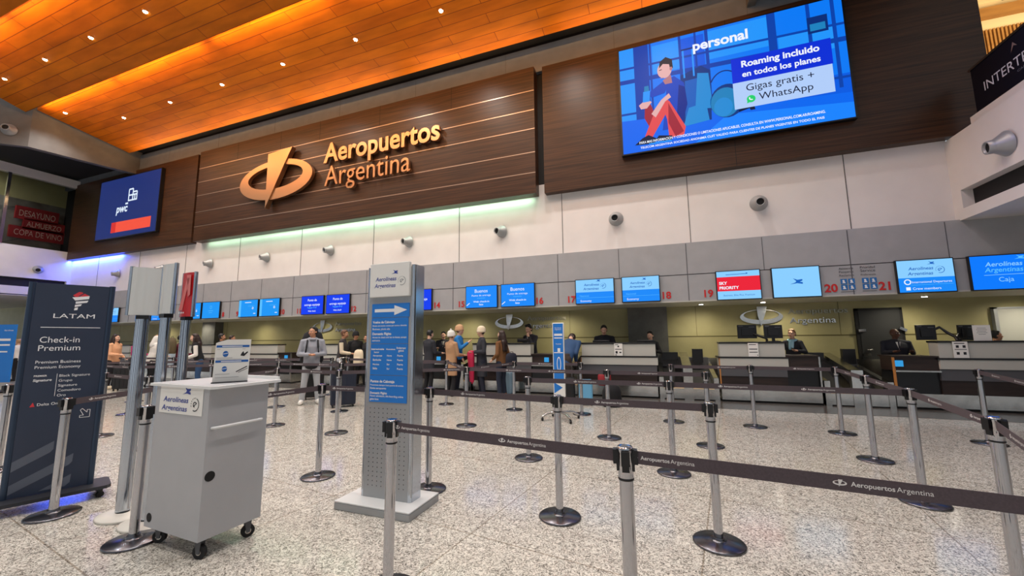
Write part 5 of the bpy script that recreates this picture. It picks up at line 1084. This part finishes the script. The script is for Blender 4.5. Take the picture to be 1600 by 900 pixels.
# left queue
person((-16.5, 7.6), facing(-16.5, 7.6, -12.5, 9.6), 1.71, 'person in peach puffer jacket with long brown hair right of the navy sign', 'light', 'peach', None, 'black', 'cream', 'dark', 'long', None, ('bag', 'fwd'), hem=.84, fem=True, width=1.1)
person((-13.0, 8.0), facing(-13.0, 8.0, -14.6, 5.6), 1.72, 'person with long dark hair and white sleeves beside the red sign post', 'light', 'black', 'white', 'denim', 'black', 'dark', 'long', None, ('fwd', 'fwd'), lean=.28, fem=True)
def white_hood(t, U, S):
    mb = MB(); mb.cone2(U((0, .06, 1.40)), .13*S, U((0, .035, 1.63)), .125*S, CL['white'], 16); mb.cone2(U((-.1, .04, 1.40)), .09*S, U((.1, .04, 1.40)), .09*S, CL['white'], 12); soft(mb, 'hood', t, .015*S, 4)
person((-15.7, 8.2), facing(-15.7, 8.2, -14.9, 12), 1.70, 'person in white hooded top seen between the tall sign posts', 'light', 'white', None, 'black', 'black', 'fair', 'short', None, ('fwd', 'fwd'), width=1.35, lean=.2, extra=white_hood)
person((-14.35, 8.25), facing(-14.35, 8.25, -13.6, 12), 1.67, 'person in maroon top and dark trousers behind the middle sign post', 'light', 'maroon', None, 'black', 'black', 'black', 'short', None, ('fwd', 'fwd'))
rucksack((-14.42, 7.98), PI+.2, 1.1, 'olive brown backpack worn high between the middle and red sign posts', CL['olive'], .4, .5, .24)
person((-17.7, 8.8), facing(-17.7, 8.8, -14, 10), 1.60, 'person in magenta top behind the leftmost sign post', 'tan', 'magenta', None, 'black', 'black', 'black', 'short', None, ('fwd', 'fwd'))
person((-14.2, 9.4), facing(-14.2, 9.4, -12, 12), 1.72, 'dark dressed person just left of the paper stand on the cart', 'tan', 'black', None, 'black', 'black', 'black', 'short', None, ('fwd', 'fwd'))
person((-14.55, 10.0), facing(-14.55, 10.0, -12, 12), 1.66, 'dark haired person right above the paper stand on the cart', 'tan', 'charcoal', None, 'black', 'black', 'dark', 'short', None, ('fwd', 'fwd'))
person((-23.7, 8.0), facing(-23.7, 8.0, -26, 7.0), 1.63, 'fair haired person in white shirt left of the navy sign', 'light', 'white', None, 'black', 'black', 'fair', 'short', None, ('fwd', 'fwd'), lean=.2)

# ================================================================== LUGGAGE
def suitcase(loc, rz, label, m, wd=.42, hg=.6, dp=.26, handle=True):
    t = thing('suitcase', label, 'suitcase', (loc[0], loc[1], 0), rz, 'suitcases on the floor')
    mb = MB(); mb.box((-wd/2, -dp/2, .05), (wd/2, dp/2, .05+hg), m); mb.build('shell', t, False, .035)
    mb = MB()
    for k in range(4): x = -wd*.33+wd*.22*k; mb.box((x-.008, -dp/2-.006, .1), (x+.008, -dp/2+.002, hg), m)
    mb.build('ribs', t, False)
    for x in (-wd*.4, wd*.4):
        for y in (-dp*.35, dp*.35): mb = MB(); mb.cyl((x-.012, y, .026), (x+.012, y, .026), .026, .026, M_rubber, 12); mb.box((x-.015, y-.012, .03), (x+.015, y+.012, .06), M_black); mb.build('wheel', t, False)
    if handle: mb = MB(); mb.tube([(-.09, dp*.3, hg+.04), (-.09, dp*.3, hg+.36), (.09, dp*.3, hg+.36), (.09, dp*.3, hg+.04)], .009, M_steel, 8); mb.build('pull_handle', t, False)
suitcase((-6.75, 7.2), f_, 'large dark navy suitcase standing right of the person in grey hoodie', mat('suitcase_navy', (26, 34, 52), .5), .52, .72, .3)
suitcase((-8.35, 7.9), f_, 'black suitcase behind the legs of the person in grey hoodie', mat('suitcase_black', (24, 24, 26), .5), .44, .6)
suitcase((-1.62, 9.0), .2, 'light blue suitcase in front of the wide counter', mat('suitcase_sky', (110, 176, 214), .4), .3, .5, .22, False)
suitcase((-2.1, 9.35), .2, 'black cabin case beside the person bending in blue', mat('suitcase_black', (24, 24, 26), .5), .34, .5)
suitcase((-3.74, 9.85), -.2, 'pale grey blue suitcase beside the wide jeans', mat('suitcase_pale', (140, 168, 186), .4), .18, .56)
suitcase((-15.6, 7.5), .6, 'black suitcase by the queue behind the leftmost sign post', mat('suitcase_black', (24, 24, 26), .5), .5, .66)
rucksack((-1.05, 8.95), .3, .0, 'black and red backpack standing on the floor before the wide counter', CL['black'], .42, .46, .3)
rucksack((-1.22, 9.15), .3, .42, 'red bag with yellow handles on top of the floor luggage', mat('bag_red', (150, 36, 44), .6), .3, .3, .22)
